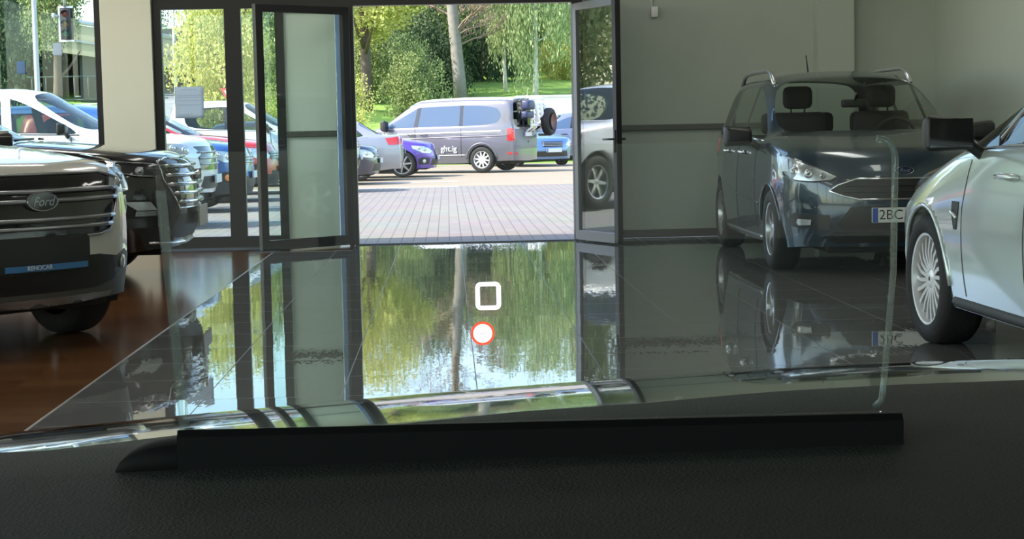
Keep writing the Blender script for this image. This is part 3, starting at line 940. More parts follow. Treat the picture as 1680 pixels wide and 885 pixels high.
def leaf(name, label, hinge, free, fmat, w_st, edge_mat, handle, pane):
    """a glazed door leaf standing open; x runs from hinge to free edge"""
    d = Vector((free[0] - hinge[0], free[1] - hinge[1], 0)); W = d.length
    r = thing(name, label, 'door', (hinge[0], hinge[1], 0), math.atan2(d.y, d.x), 'open entrance door leaves')
    H = 2.44; t = .03
    for x0, x1 in ((0, w_st), (W - w_st, W)):
        obj('stile', box(x0, x1, -t, t, .015, H, .004), fmat if x0 == 0 else edge_mat, r, smooth=False)
    obj('top_rail', box(w_st, W - w_st, -t, t, H - .075, H, .003), fmat, r, smooth=False)
    obj('bottom_rail', box(w_st, W - w_st, -t, t, .015, .115, .003), fmat, r, smooth=False)
    p = obj('door_pane', box(w_st - .01, W - w_st + .01, -.008, .008, .105, H - .065), pane, r, smooth=False)
    if handle:
        bm = bmesh.new()
        for s in (1, -1):
            bx(bm, W - w_st * .5 - .02, W - w_st * .5 + .02, s * t if s > 0 else -t - .008, s * t + .008 if s > 0 else -t, .92, 1.14)
            tube(bm, [(W - w_st * .5, s * t, 1.05), (W - w_st * .5, s * (t + .055), 1.05), (W - w_st * .5 - .02, s * (t + .06), 1.05), (W - w_st * .5 - .13, s * (t + .06), 1.05)], .010, 8)
        bmesh.ops.recalc_face_normals(bm, faces=bm.faces[:])
        obj('lever_handle', bm, M_frame, r)
    return r
leaf('glazed_door', 'wide dark-framed glass door leaf folded back in front of the pale panel', (-.99, FY - .06), (-1.86, 16.90), M_frame, .085, M_frame, False, M_pane)
leaf('glazed_door', 'narrow glass door leaf with lever handle, standing open by the grey wall', (1.335, FY - .06), (1.695, 16.81), M_frame_lit, .075, M_frame, True, M_leafpane)

# notice sheets taped to the glass
def notice(label, x0, x1, z0, z1, y, lines, curl=.004, mat=None):
    bm = bmesh.new(); n = 8
    G = [[bm.verts.new((x0 + (x1 - x0) * i / n, y - .004 - curl * math.sin(PI * i / n) * (.3 + j / n), z0 + (z1 - z0) * j / n)) for j in range(n + 1)] for i in range(n + 1)]
    for i in range(n):
        for j in range(n): bm.faces.new((G[i][j], G[i + 1][j], G[i + 1][j + 1], G[i][j + 1]))
    r = bmesh.ops.extrude_face_region(bm, geom=bm.faces[:])
    for v in r['geom']:
        if isinstance(v, bmesh.types.BMVert): v.co.y += .0015
    bmesh.ops.recalc_face_normals(bm, faces=bm.faces[:])
    o = obj('paper_notice', bm, mat or M_paper); tag(o, label, 'notice')
    if lines:
        bm = bmesh.new(); rnd = random.Random(4); w = x1 - x0; h = z1 - z0
        for fz, f0, f1 in lines:
            z = z0 + h * fz; x = x0 + w * f0
            while x < x0 + w * f1:
                l = w * rnd.uniform(.03, .08)
                bx(bm, x, min(x + l, x0 + w * f1), y - .0105, y - .0095, z, z + h * .012); x += l + w * .015
        obj('printed_lines', bm, pbr('grey_print', (.42, .46, .52), .7, noise=.05), o, smooth=False)
    return o
notice('white printed notice sheet taped inside the glass beside the entrance', -2.785, -2.49, 1.345, 1.668, FY + .03,
       [(.9, .2, .8), (.72, .08, .92), (.66, .08, .85), (.55, .08, .95), (.42, .08, .9), (.12, .1, .6)])
notice('pale blue notice sheet on the left window near the lamp post', -4.01, -3.92, 2.01, 2.14, FY + .07, [], .002)
notice('darker blue notice sheet on the left window by the frame edge', -4.385, -4.30, 1.83, 1.96, FY + .07, [], .002, leafy('blue_paper', (.28, .42, .62)))

# ceiling lights added to brighten the room, out of view overhead
def fill_lamp(x, y, w, l, watt):
    t = thing('fill_light', 'added light panel, out of view, brightening the showroom', 'ceiling light', (x, y, CH), 0, 'added fill lights of the showroom')
    obj('housing', box(-w / 2 - .03, w / 2 + .03, -l / 2 - .03, l / 2 + .03, -.06, 0, .01), M_wpole, t, smooth=False)
    d = bpy.data.lights.new('fill_lamp', 'AREA'); d.shape = 'RECTANGLE'; d.size = w; d.size_y = l; d.energy = watt; d.color = (1.0, .97, .90)
    o = bpy.data.objects.new('fill_lamp', d); COL.objects.link(o); o.parent = t; o.location = (0, 0, -.065)
for x in (-6.5, -1.2, 3.2):
    for y in (-3.5, 3.0, 9.0, 14.5): fill_lamp(x, y, .5, 2.6, FILL_LAMP * (4.0 if (x < -5 and y > 12) else 1.0))
fill_lamp(-3.5, 15.3, 1.2, .5, 14)  # extra unseen lamp added to brighten the cream pier
# sensor with its conduit on the grey wall
t = thing('wall_sensor', 'small white sensor box at the end of a conduit high on the grey wall', 'sensor', (2.19, FY + .2, 2.36))
obj('housing', box(-.035, .035, -.045, 0, -.06, .05, .008), M_wpole, t)
bm = bmesh.new(); tube(bm, [(-.03, -.012, .05), (-.03, -.012, .5), (-.035, -.012, 1.83)], .011, 8); obj('conduit', bm, M_wpole, t)

# ------------------------------------------------------------------ setting: outside
def pz(x, y):
    """height of the ground outside"""
    z = 0.0
    if y > 55: z = (y - 55) * .13 if y < 90 else 4.55 + (y - 90) * .09
    return z - .02
bm = bmesh.new(); bx(bm, -70, 40, FY + .12, 35.3, -.2, -.02); struct('paving', bm, M_pave)
bm = bmesh.new(); bx(bm, -70, 40, 35.3, 56, -.2, -.018); struct('car_park', bm, M_asph)
bm = bmesh.new(); bx(bm, -40, 40, YB - 40, YB - .2, -.2, -.02); struct('yard', bm, M_asph)
bm = bmesh.new(); nx, ny = 40, 30
G = [[bm.verts.new((-60 + 120 * i / nx, 55 + 110 * (j / ny) ** 1.5, pz(0, 55 + 110 * (j / ny) ** 1.5) - .02 + (0 if j < 1 else .12 * math.sin(i * 1.7 + j) * min(1, j / 4)))) for j in range(ny + 1)] for i in range(nx + 1)]
for i in range(nx):
    for j in range(ny): bm.faces.new((G[i][j], G[i + 1][j], G[i + 1][j + 1], G[i][j + 1]))
struct('terrain', bm, M_grass, smooth=True)
# the side road climbing away on the left
def ribbon(name, pts, w, mat, lift=.12):
    bm = bmesh.new(); L_ = []
    for (x, y) in pts: L_.append((bm.verts.new((x - w / 2, y, pz(x, y) + lift)), bm.verts.new((x + w / 2, y, pz(x, y) + lift))))
    for a, b in zip(L_, L_[1:]): bm.faces.new((a[0], a[1], b[1], b[0]))
    r = bmesh.ops.extrude_face_region(bm, geom=bm.faces[:])
    for v in r['geom']:
        if isinstance(v, bmesh.types.BMVert): v.co.z -= .25
    bmesh.ops.recalc_face_normals(bm, faces=bm.faces[:])
    return struct(name, bm, mat)
ribbon('road', [(-9.3, 56), (-10.2, 62), (-11.5, 70), (-13.2, 80), (-15.5, 92), (-19, 110), (-23, 130)], 5.5, M_road, .16)
bm = bmesh.new()
for yy in (62.5, 64.2, 73, 76):
    bx(bm, -13.5 - (yy - 62) * .2, -7.4 - (yy - 62) * .2, yy, yy + .5, pz(0, yy) + .14, pz(0, yy) + .19)
struct('road_markings', bm, M_line)
bm = bmesh.new()
for y in (23.2, 27.2, 31.2, 35.1, 38.5): bx(bm, -9.5, -1.6 if y < 35 else .2, y - .06, y + .06, -.019, -.014)
struct('parking_markings', bm, M_line)
# ------------------------------------------------------------------ the cars inside
def lettering(car, name, body, size, th, h, z, mat, out=.02, parent=None, depth=.0015, shear=0.0, M=None):
    p, n = car.hit(math.radians(th), h, z)
    d = Vector((math.cos(math.radians(th)), math.sin(math.radians(th)), 0)); s = Vector((-d.y, d.x, 0))
    return text_mesh(name, body, size, mat, parent or car.root, frame_m(p + d * out, s, (0, 0, 1)), depth, shear)

def emblem(car, th, h, z, w, hgt, parent=None, ring=None, face=None, txt='Ford', out=.015, script=None):
    """oval badge with a script word"""
    p, n = car.hit(math.radians(th), h, z)
    d = Vector((math.cos(math.radians(th)), math.sin(math.radians(th)), 0)); s = Vector((-d.y, d.x, 0)); u = Vector((0, 0, 1))
    p = p + d * out
    def oval(k, dep, sc):
        return [p + d * dep + s * (math.cos(2 * PI * i / 32) * w / 2 * sc) + u * (math.sin(2 * PI * i / 32) * hgt / 2 * sc) for i in range(32)]
    bm = bmesh.new()
    R = [[bm.verts.new(q) for q in oval(0, dep, sc)] for dep, sc in ((-.03, 1.0), (.006, 1.0), (.009, .97), (.008, .90))]
    for a, b in zip(R, R[1:]):
        for k in range(32): bm.faces.new((a[k], a[(k + 1) % 32], b[(k + 1) % 32], b[k]))
    bm.faces.new(R[0][::-1]); bmesh.ops.recalc_face_normals(bm, faces=bm.faces[:])
    o = obj('emblem', bm, ring or M_chrome, parent or car.root, angle=40)
    bm = bmesh.new(); V = [bm.verts.new(q) for q in oval(0, .0075, .93)]; bm.faces.new(V)
    bmesh.ops.recalc_face_normals(bm, faces=bm.faces[:])
    obj('emblem_field', bm, face or pbr('badge_blue', (.012, .02, .06), .2, coat=.5, noise=.05), o)
    text_mesh('emblem_script', txt, hgt * .66, script or M_chrome, o, frame_m(p + d * .0085 - u * hgt * .02, s, u), .001, .35)
    return o

# grey-beige crossover, front left of the room -------------------------------
M_p_beige = paint('paint_sand_white', (.56, .56, .48), .0, .35)
P = suv(belt=[(.75, .90), (.3, 1.0), (-.6, 1.08), (-2.7, 1.13), (-3.6, 1.15)], hood=[(.85, .97), (.5, 1.06), (-.1, 1.13), (-.55, 1.18)],
        front=[(.80, .26), (.89, .46), (.90, .74)], fpow=2.6, bow=.24, cladmat=pbr('grey_cladding_light', (.085, .085, .078), .5, bump=.1, bscale=300))
AK = math.atan2(-.665, .747)
K = Car('car', 'sand-white crossover with slatted grille and bare plate holder on the wood floor', 'car', P, (-2.85, 9.86, 0), AK, M_p_beige)
K.wheels(10, 'ten', .225, .225)
hexg = [(-.66, .955), (-.50, .985), (.50, .985), (.66, .955), (.60, .80), (.50, .665), (.40, .645), (-.40, .645), (-.50, .665), (-.60, .80)]
g = K.patch('grille', hexg, 0, M_gloss, .003, .02)
K.line('grille_frame', hexg, 0, M_dchrome, .009, .008, g, closed=True)
for z, w in ((.895, .63), (.845, .61), (.745, .555), (.70, .52)):
    K.line('slat', [(-w, z), (w, z)], 0, M_dchrome, .014, .012, g)
emblem(K, 0, 0, .845, .20, .105, g, ring=M_dchrome, out=.022, script=M_dchrome, face=M_gloss)
lowi = [(-.66, .50), (-.40, .535), (.40, .535), (.66, .50), (.58, .38), (.40, .345), (-.40, .345), (-.58, .38)]
li = K.patch('lower_intake', lowi, 0, M_black, .003, .02)
ph = K.patch('plate_holder', [(-.27, .47), (.27, .47), (.29, .49), (.29, .635), (.27, .655), (-.27, .655), (-.29, .635), (-.29, .49)], 0, M_black, .03, .03, res=.1)
st = K.patch('dealer_strip', [(-.25, .478), (.265, .478), (.265, .508), (-.25, .508)], 0, pbr('strip_blue', (.05, .17, .36), .4, noise=.05), .038, .006, res=.08, parent=ph)
lettering(K, 'dealer_name', 'RENOCAR', .034, 0, -.06, .493, pbr('strip_text', (.55, .62, .66), .5, noise=.02), .046, st)
K.patch('skid_plate', [(-.50, .25), (.50, .25), (.58, .31), (.44, .315), (-.44, .315), (-.58, .31)], 0, M_dchrome, .004, .02)
for s in (1, -1):
    hl = K.out([(.76, .60, .90), (.70, .68, .985), (.55, .76, 1.02), (.25, .86, 1.05), (.28, .88, 1.0), (.50, .84, .93), (.66, .78, .87), (.74, .70, .86)], 45, s)
    K.lamp(hl, s * 45, [K.out([(.66, .72, .925)], 45, s)[0] + (.035,), K.out([(.54, .79, .96)], 45, s)[0] + (.032,)], M_lampr)
    fg = K.out([(.80, .55, .50), (.70, .72, .54), (.64, .76, .51), (.66, .75, .43), (.78, .60, .41)], 40, s)
    f = K.patch('fog_recess', fg, s * 40, M_black, .004, .02)
    K.disc('fog_lamp', s * 40, K.out([(.72, .68, .47)], 40, s)[0][0], .47, .04, M_lampr, parent=f)
    K.line('corner_trim', K.out([(.62, .80, .84), (.52, .84, .70), (.50, .86, .60), (.54, .83, .50)], 50, s), s * 50, M_chrome, .010, .004)
    Q = [K.hit_top(x, s * y)[0] + Vector((0, 0, -.001)) for x, y in ((.62, .66), (.45, .70), (.2, .73), (-.1, .74), (-.4, .73))]
    bm = bmesh.new(); tube(bm, Q, .004, 6); obj('bonnet_gap', bm, M_ink, K.root)
    K.line('door_gap', [(-s * -.78, .34), (-s * -.80, .7), (-s * -.92, 1.05)], s * 90, M_ink, .004)
    K.line('door_gap', [(-s * -1.70, .34), (-s * -1.68, 1.08)], s * 90, M_ink, .004)
K.belt_line(M_chrome); K.mirrors(-1.04, 1.16, mat=M_black, cap=M_p_beige); K.handles((-1.45, -2.4), .93, M_p_beige)
K.rails(-1.5, -3.1, .56, M_dchrome); K.seats([(-1.55, (.37, -.37)), (-2.5, (.4, -.4))])

# black crossover behind it, in profile ---------------------------------------
M_p_black = paint('paint_black', (.006, .006, .007), .0, .25)
P = suv(fo=.92, belt=[(.75, .93), (.3, 1.02), (-.6, 1.08), (-2.7, 1.13), (-3.6, 1.15)], hood=[(.85, .98), (.5, 1.06), (-.1, 1.13), (-.55, 1.17)],
        front=[(.82, .30), (.90, .46), (.93, .76)], fpow=3.0, bow=.24, cladmat=M_gloss)
B = Car('car', 'black crossover nose-out in profile behind the sand-white one', 'car', P, (-2.99, 14.2, 0), math.radians(1.0), M_p_black)
B.wheels(5, 'five', .235, .225)
hexg = [(-.62, .97), (-.48, 1.0), (.48, 1.0), (.62, .97), (.64, .83), (.50, .60), (-.50, .60), (-.64, .83)]
g = B.patch('grille', hexg, 0, M_gloss, .004, .02)
B.line('grille_frame', hexg, 0, M_chrome, .008, .008, g, closed=True)
for z, w in ((.93, .60), (.86, .62), (.79, .62), (.72, .57), (.65, .52)):
    B.line('slat', [(-w, z), (w, z)], 0, M_chrome, .016, .022, g)
emblem(B, 0, 0, .86, .20, .10, g, out=.04)
B.plate(0, 0, .52, mat=pbr('plate_grey', (.42, .38, .35), .5, noise=.05), w=.52, hgt=.17, out=.05, blue=False)
B.patch('lower_intake', [(-.50, .55), (.50, .55), (.60, .40), (.45, .36), (-.45, .36), (-.60, .40)], 0, M_black, .004, .02)
B.line('lower_lip', [(-.75, .34), (-.5, .325), (.5, .325), (.75, .34)], 0, M_chrome, .012, .006)
for s in (1, -1):
    hl = B.out([(.76, .62, .885), (.74, .64, .93), (.60, .78, .955), (.34, .88, .985), (.02, .90, 1.0), (.04, .90, .975), (.30, .90, .92), (.58, .84, .865), (.70, .74, .855)], 62, s)
    h = B.lamp(hl, s * 62, [B.out([(.42, .86, .93)], 62, s)[0] + (.036,), B.out([(.58, .80, .905)], 62, s)[0] + (.036,)], M_lampd)
    B.line('lamp_brow', hl[:5], s * 62, M_dchrome, .006, .03, h)
    B.line('lamp_edge', hl[4:], s * 62, M_dchrome, .005, .03, h)
    f = B.patch('fog_recess', B.out([(.66, .80, .68), (.42, .88, .68), (.44, .88, .58), (.50, .86, .54), (.72, .78, .54), (.74, .76, .60)], 62, s), s * 62, M_black, .004, .02)
    B.patch('fog_lamp', B.out([(.66, .80, .665), (.46, .87, .67), (.56, .84, .60), (.71, .78, .60)], 62, s), s * 62, M_lampr, .016, .02, parent=f)
    B.patch('fog_trim', B.out([(.71, .78, .595), (.55, .84, .595), (.54, .84, .555), (.70, .78, .555)], 62, s), s * 62, M_dchrome, .016, .02, parent=f)
    Q = [B.hit_top(x, s * y)[0] + Vector((0, 0, -.001)) for x, y in ((.66, .66), (.45, .70), (.2, .73), (-.1, .74), (-.4, .73))]
    bm = bmesh.new(); tube(bm, Q, .004, 6); obj('bonnet_gap', bm, M_ink, B.root)
    B.line('wing_crease', [(-s * .55, .96), (-s * .2, 1.0), (-s * -.6, 1.03)], s * 90, M_p_black, .010, -.004)
    B.line('wiper', [(-.1 * s, 1.185), (s * .05, 1.2)], 0, M_black, .01) if False else None
bm = bmesh.new()
for y0, y1 in ((-.62, .02), (.0, .6)):
    Q = []
    for k in range(8):
        t_ = k / 7; y = y0 + (y1 - y0) * t_; p = B.hit_top(-.36 - .05 * (y / .6) ** 2 - .05 * t_, y)[0]; Q.append(p + Vector((0, 0, .018)))
    tube(bm, Q, .010, 6)
obj('wiper', bm, M_black, B.root)
B.belt_line(M_chrome); B.mirrors(-.90, 1.15, mat=M_chrome); B.seats([(-1.55, (.37, -.37))]); B.rails(-1.5, -3.1, .56, M_dchrome)

# dark blue people carrier facing us on the right --------------------------------
M_p_blue = paint('paint_deep_blue', (.014, .034, .058), .25, .25)
P = mpv(hw=.914, fo=.91, wb=2.65, ro=.80, rw=.325,
        roof=[(-1.0, 1.55), (-1.5, 1.625), (-2.1, 1.64), (-2.9, 1.61), (-3.3, 1.56)], rearglass=M_clearg,
        front=[(.80, .22), (.90, .40), (.89, .64)], fpow=3.0, bow=.26, cladmat=M_black)
Cx = Car('car', 'dark blue people carrier with roof rails parked in front of the grey wall', 'car', P, (3.47, 13.72, 0), math.radians(-90.6), M_p_blue, glass=M_clearg)
Cx.wheels(5, 'five', .215, .215)
gr = [(-.55, .655), (-.49, .70), (-.36, .745), (.36, .745), (.49, .70), (.55, .655), (.45, .615), (.34, .59), (-.34, .59), (-.45, .615)]
g = Cx.patch('grille', gr, 0, M_black, .003, .02)
Cx.line('grille_frame', gr, 0, M_chrome, .009, .008, g, closed=True)
for z, w in ((.69, .44), (.645, .46)): Cx.line('slat', [(-w, z), (w, z)], 0, M_black, .006, .004, g)
emblem(Cx, 0, 0, .805, .15, .06, out=.004)
o, c, d, s_ = Cx.plate(0, 0, .47, w=.52, hgt=.115, out=.03)
text_mesh('plate_number', '2BC', .105, M_ink, o, frame_m(c + d * .0095 - s_ * .115, s_, (0, 0, 1)), .001)
li = Cx.patch('lower_intake', [(-.50, .345), (.50, .345), (.60, .30), (.50, .255), (-.50, .255), (-.60, .30)], 0, M_black, .003, .02)
Cx.patch('bumper_grille', [(-.40, .535), (.40, .535), (.50, .40), (.46, .36), (-.46, .36), (-.50, .40)], 0, M_black, .003, .02)
for s in (1, -1):
    hl = Cx.out([(.30, .86, .93), (.44, .80, .915), (.62, .70, .865), (.74, .58, .81), (.79, .49, .765), (.77, .53, .735), (.70, .66, .725), (.60, .78, .735), (.46, .86, .78)], 38, s)
    h = Cx.lamp(hl, s * 38, [Cx.out([(.56, .78, .80)], 38, s)[0] + (.048,), Cx.out([(.66, .68, .79)], 38, s)[0] + (.040,), Cx.out([(.73, .59, .77)], 38, s)[0] + (.026,)], M_lampr)
    Cx.line('lamp_edge', hl, s * 38, M_gloss, .006, .008, h, closed=True)
    Cx.patch('indicator', Cx.out([(.32, .86, .915), (.44, .80, .895), (.50, .80, .80), (.42, .86, .80)], 38, s), s * 38, M_alloyb, .012, .01, parent=h)
    f = Cx.patch('fog_recess', Cx.out([(.80, .56, .47), (.60, .80, .485), (.56, .83, .45), (.60, .82, .375), (.80, .56, .355)], 30, s), s * 30, M_black, .004, .02)
    Cx.patch('fog_lamp', Cx.out([(.72, .68, .435), (.63, .765, .44), (.62, .775, .41), (.64, .76, .39), (.72, .69, .395)], 30, s), s * 30, M_lampr, .014, .02, parent=f)
    Q = [Cx.hit_top(x, s * y)[0] + Vector((0, 0, -.001)) for x, y in ((.66, .60), (.45, .67), (.2, .71), (-.05, .73))]
    bm = bmesh.new(); tube(bm, Q, .004, 6); obj('bonnet_gap', bm, M_ink, Cx.root)
    Cx.line('door_gap', [(s * .60, .30), (s * .62, .75), (s * .66, 1.0)], s * 90, M_ink, .004)
    Cx.line('door_gap', [(s * 1.50, .30), (s * 1.48, 1.03)], s * 90, M_ink, .004)
    Cx.line('body_crease', [(s * .45, .52), (s * 1.4, .56), (s * 2.2, .62)], s * 90, M_p_blue, .012, -.006)
    Cx.line('sill_moulding', [(s * .42, .235), (s * 2.25, .235)], s * 90, M_dchrome, .018, -.004)
    pts = [(s * (-(.37) * math.cos(a)), .325 + .37 * math.sin(a)) for a in [(.05 + .9 * k / 16) * PI for k in range(17)]]
    Cx.line('arch_lip', pts, s * 90, M_p_blue, .012, .0)
Cx.belt_line(M_chrome); Cx.mirrors(-.60, 1.08, mat=M_black, sz=(.13, .25, .195)); Cx.handles((-1.22, -2.1), .93, M_chrome)
Cx.rails(-1.25, -2.95, .60, M_alloy, .075, .020)
Cx.seats([(-1.35, (.37, -.37))]); Cx.seats([(-2.2, (.42, 0, -.42))], .82); Cx.steering(.37)
p, n = Cx.hit_top(-2.75, 0); bm = bmesh.new(); tube(bm, [p - Vector((0, 0, .01)), p + Vector((0, 0, .03)), p + Vector((-.10, 0, .20))], [.02, .008, .005], 8); obj('aerial', bm, M_black, Cx.root)
bm = bmesh.new(); bx(bm, -.82, -.76, -.11, .11, 1.30, 1.37, .015); tube(bm, [(-.76, 0, 1.36), (-.70, 0, 1.42)], .012, 6)
bmesh.ops.recalc_face_normals(bm, faces=bm.faces[:]); obj('interior_mirror', bm, M_black, Cx.root)

# silver-white car cut off by the right edge --------------------------------------
M_p_silver = paint('paint_silver_white', (.58, .66, .645), .4, .2)
P = mpv(hw=.955, fo=.97, wb=2.85, ro=1.0, rw=.345, zsill=.235, zlow=.42, zmid=.70,
        belt=[(.75, .67), (.3, .80), (0, .885), (-.4, .995), (-.6, 1.03), (-2.65, 1.08), (-3.7, 1.10)],
        hood=[(.9, .72), (.5, .86), (0, .97), (-.4, 1.08)],
        roof=[(-1.2, 1.53), (-1.7, 1.63), (-2.4, 1.66), (-3.2, 1.63), (-3.6, 1.57)],
        xc=-.22, xcs=-.52, xw=-1.38, x4h=-1.0, pillars=[(-1.58, -1.80, .09), (-2.70, -2.8, .09)], dpil=(-3.4, -3.2, -3.55), x_rtl=-3.5,
        rwin=(-3.78, 1.05, -3.6), front=[(.88, .22), (.97, .42), (.95, .66)], rear=[(-3.80, .28), (-3.85, .48), (-3.82, .78)])
GX = Car('car', 'silver-white car with multi-spoke alloy wheels cut off by the right edge', 'car', P, (3.44, 9.0, 0), math.radians(92.3), M_p_silver)
GX.wheels(20, 'fan', .245, .235, M_alloyb, detail=64)
for s in (1, -1):
    sx = -s
    v = GX.patch('wing_vent', [(sx * -.47, .78), (sx * -.57, .78), (sx * -.57, .72), (sx * -.55, .64), (sx * -.51, .64), (sx * -.47, .72)], s * 90, M_black, .004, .02)
    GX.line('vent_bar', [(sx * -.48, .73), (sx * -.56, .70)], s * 90, M_p_silver, .01, .008, v)
    GX.line('door_gap', [(sx * -.62, .31), (sx * -.62, .75), (sx * -.68, .99)], s * 90, M_ink, .0025)
    GX.line('door_gap', [(sx * -1.46, .31), (sx * -1.46, 1.03)], s * 90, M_ink, .003)
    GX.line('sill_trim', [(sx * -.43, .265), (sx * -2.38, .265)], s * 90, M_clad, .030, -.008)
    pts = [(sx * (-(.395) * math.cos(a)), .345 + .395 * math.sin(a)) for a in [(.0 + 1.0 * k / 20) * PI for k in range(21)]]
    GX.line('arch_lip', pts, s * 90, M_p_silver, .014, .0)
    hl = GX.out([(.82, .56, .78), (.70, .74, .86), (.42, .88, .93), (.46, .90, .86), (.72, .80, .76), (.82, .64, .73)], 40, s)
    GX.lamp(hl, s * 40, [], M_lampr)
    bm = bmesh.new()
    a_ = GX.hit(s * PI / 2, -s * -.98, 1.10)[0]; b_ = GX.hit(s * PI / 2, -s * -1.16, 1.38)[0]
    tube(bm, [a_ + Vector((0, 0, -.05)), a_, b_, b_ + Vector((-.02, 0, .03))], .024, 8); obj('quarter_pillar', bm, M_gloss, GX.root)
GX.belt_line(M_dchrome); GX.mirrors(-.80, 1.125, mat=M_black, sz=(.13, .25, .19)); GX.handles((-1.25, -2.35), .92, M_p_silver)
GX.rails(-1.7, -3.3, .64, M_dchrome); GX.seats([(-1.6, (.38, -.38))])
gr = [(-.62, .70), (-.5, .78), (.5, .78), (.62, .70), (.5, .52), (-.5, .52)]
g = GX.patch('grille', gr, 0, M_gloss, .003, .02); GX.line('grille_frame', gr, 0, M_chrome, .009, .008, g, closed=True)

for c_, zt in ((K, .98), (B, .98), (Cx, .98), (GX, .98)):
    xr_ = -(c_.P['wb'] + c_.P['ro']); hw_ = c_.P['hw']
    for s in (1, -1):
        c_.patch('tail_lamp', c_.out([(xr_ + .10, hw_ * .62, zt + .05), (xr_ + .14, hw_ * .82, zt + .10), (xr_ + .42, hw_ * .95, zt + .06), (xr_ + .38, hw_ * .95, zt - .08), (xr_ + .14, hw_ * .86, zt - .14), (xr_ + .10, hw_ * .64, zt - .08)], 135, s), 180 - s * 45, M_red, .006, .02)
    c_.plate(180, 0, .78, out=.03)
# ------------------------------------------------------------------ the cars outside
def dress(c, spec):
    """lamps, grille, plates and seams of a car outside"""
    P = c.P; fo = P['fo']; hw = P['hw']; zm = P['zmid']; zn = itp(P['belt'], fo - .2)
    for s in (1, -1):
        xf = fo - .30
        hl = c.out([(xf + .20, hw * .56, zn - .10), (xf + .15, hw * .66, zn - .03), (xf, hw * .84, zn + .03), (xf - .28, hw * .94, zn + .05), (xf - .24, hw * .95, zn - .03), (xf, hw * .90, zn - .13), (xf + .17, hw * .68, zn - .15)], 45, s)
        B_ = [c.out([(xf + .05, hw * .82, zn - .05)], 45, s)[0] + (.055,), c.out([(xf - .10, hw * .90, zn - .015)], 45, s)[0] + (.042,)]
        c.lamp(hl, s * 45, B_, M_lampr, lens=False, res=.08)
        if spec.get('fog'):
            z0, z1 = spec['fog']
            f = c.patch('fog_recess', c.out([(xf + .16, hw * .70, z1), (xf - .02, hw * .88, z1 + .02), (xf - .12, hw * .93, z1 - .03), (xf - .10, hw * .93, z0), (xf + .16, hw * .72, z0)], 50, s), s * 50, M_black, .004, .02, res=.08)
            c.disc('fog_lamp', s * 50, c.out([(xf + .03, hw * .84, 0)], 50, s)[0][0], (z0 + z1) / 2, .05, M_amber if spec.get('amber') else M_lampr, parent=f)
        zt = spec.get('ztl', P['ztail'] - .12); xr_ = -(P['wb'] + P['ro']); th_ = spec.get('tth', 45)
        tl = spec.get('tl', [(.06, .56, .08), (.10, .80, .11), (.42, .95, .06), (.34, .95, -.06), (.12, .84, -.10), (.06, .60, -.06)])
        c.patch('tail_lamp', c.out([(xr_ + a, hw * b_, zt + d_) for a, b_, d_ in tl], 180 - th_, s), 180 - s * th_, M_red, .006, .02, res=.08)
        c.line('door_gap', [(s * -(P['xcs'] - .05), P['zlow'] - .08), (s * -(P['xcs'] - .1), itp(P['belt'], P['xcs']) - .02)], s * 90, M_ink, .006)
        xb = P['pillars'][0][0]
        c.line('door_gap', [(s * -xb, P['zlow'] - .08), (s * -xb, itp(P['belt'], xb) - .02)], s * 90, M_ink, .006)
    gz0, gz1, gw = spec.get('grille', (zm - .05, zn - .02, .52))
    g = c.patch('grille', [(-gw, gz1), (gw, gz1), (gw * .92, gz0), (-gw * .92, gz0)], 0, M_gloss, .004, .02, res=.1)
    for k in range(1, 4):
        z = gz0 + (gz1 - gz0) * k / 4
        c.line('slat', [(-gw * .94, z), (gw * .94, z)], 0, M_dchrome, .013, .012, g)
    c.patch('lower_intake', [(-.5, P['zlow'] + .06), (.5, P['zlow'] + .06), (.55, P['zlow'] - .10), (-.55, P['zlow'] - .10)], 0, M_black, .004, .02, res=.1)
    c.plate(0, 0, spec.get('zp', P['zlow'] + .08), out=.03)
    c.plate(180, 0, spec.get('zpr', P['zmid'] + .05), out=.03)
    c.handles(spec.get('hx', (P['xcs'] - .75, P['xcs'] - 1.65)), itp(P['belt'], -1.5) - .16, spec.get('hm', M_black))
    c.mirrors(P['xcs'] - .17, itp(P['belt'], -.8) + .09, mat=spec.get('mm', M_black), sz=spec.get('msz', (.11, .23, .17)), cap=spec.get('mc'))

PTL = [(.04, .86, .15), (.16, .98, .15), (.16, .98, -.20), (.04, .86, -.20)]
M_p_white = paint('paint_white', (.76, .77, .78), .0, .35)
R = Car('pickup_truck', 'white pickup truck with black mirrors right outside the left window', 'pickup', pickup(pilmat=M_p_white), (-3.90, 22.35, 0), math.radians(-1), M_p_white, 3)
R.wheels(6, 'ten', .24, .25)
dress(R, dict(grille=(.72, 1.02, .60), zp=.60, fog=(.54, .72), amber=True, tl=PTL, ztl=1.0))
R.belt_line(M_black)
M_p_mblue = paint('paint_mid_blue', (.04, .13, .36), .4, .3)
c = Car('car', 'blue hatchback with its nose past the white pickup', 'car', suv(hw=.90, zsill=.24), (-3.90, 26.6, 0), math.radians(-2), M_p_mblue, 2)
c.wheels(5, 'five', .22, .21); dress(c, dict(fog=(.44, .58), amber=True)); c.belt_line(M_chrome)
M_p_red = paint('paint_red', (.55, .02, .025), .1, .3)
c = Car('car', 'red crossover standing between the blue hatchback and the pale van', 'car', suv(hw=.91, zsill=.28, clad=True), (-3.85, 30.2, 0), math.radians(0), M_p_red, 2)
c.wheels(5, 'five', .22, .21); dress(c, dict(fog=(.48, .62), amber=True)); c.belt_line(M_black)
M_p_pale = paint('paint_pale_silver', (.62, .67, .68), .2, .35)
c = Car('pickup_truck', 'tall pale silver pickup behind the red crossover, white mirrors', 'pickup', pickup(rw=.38), (-2.6, 33.6, 0), math.radians(0), M_p_pale, 2)
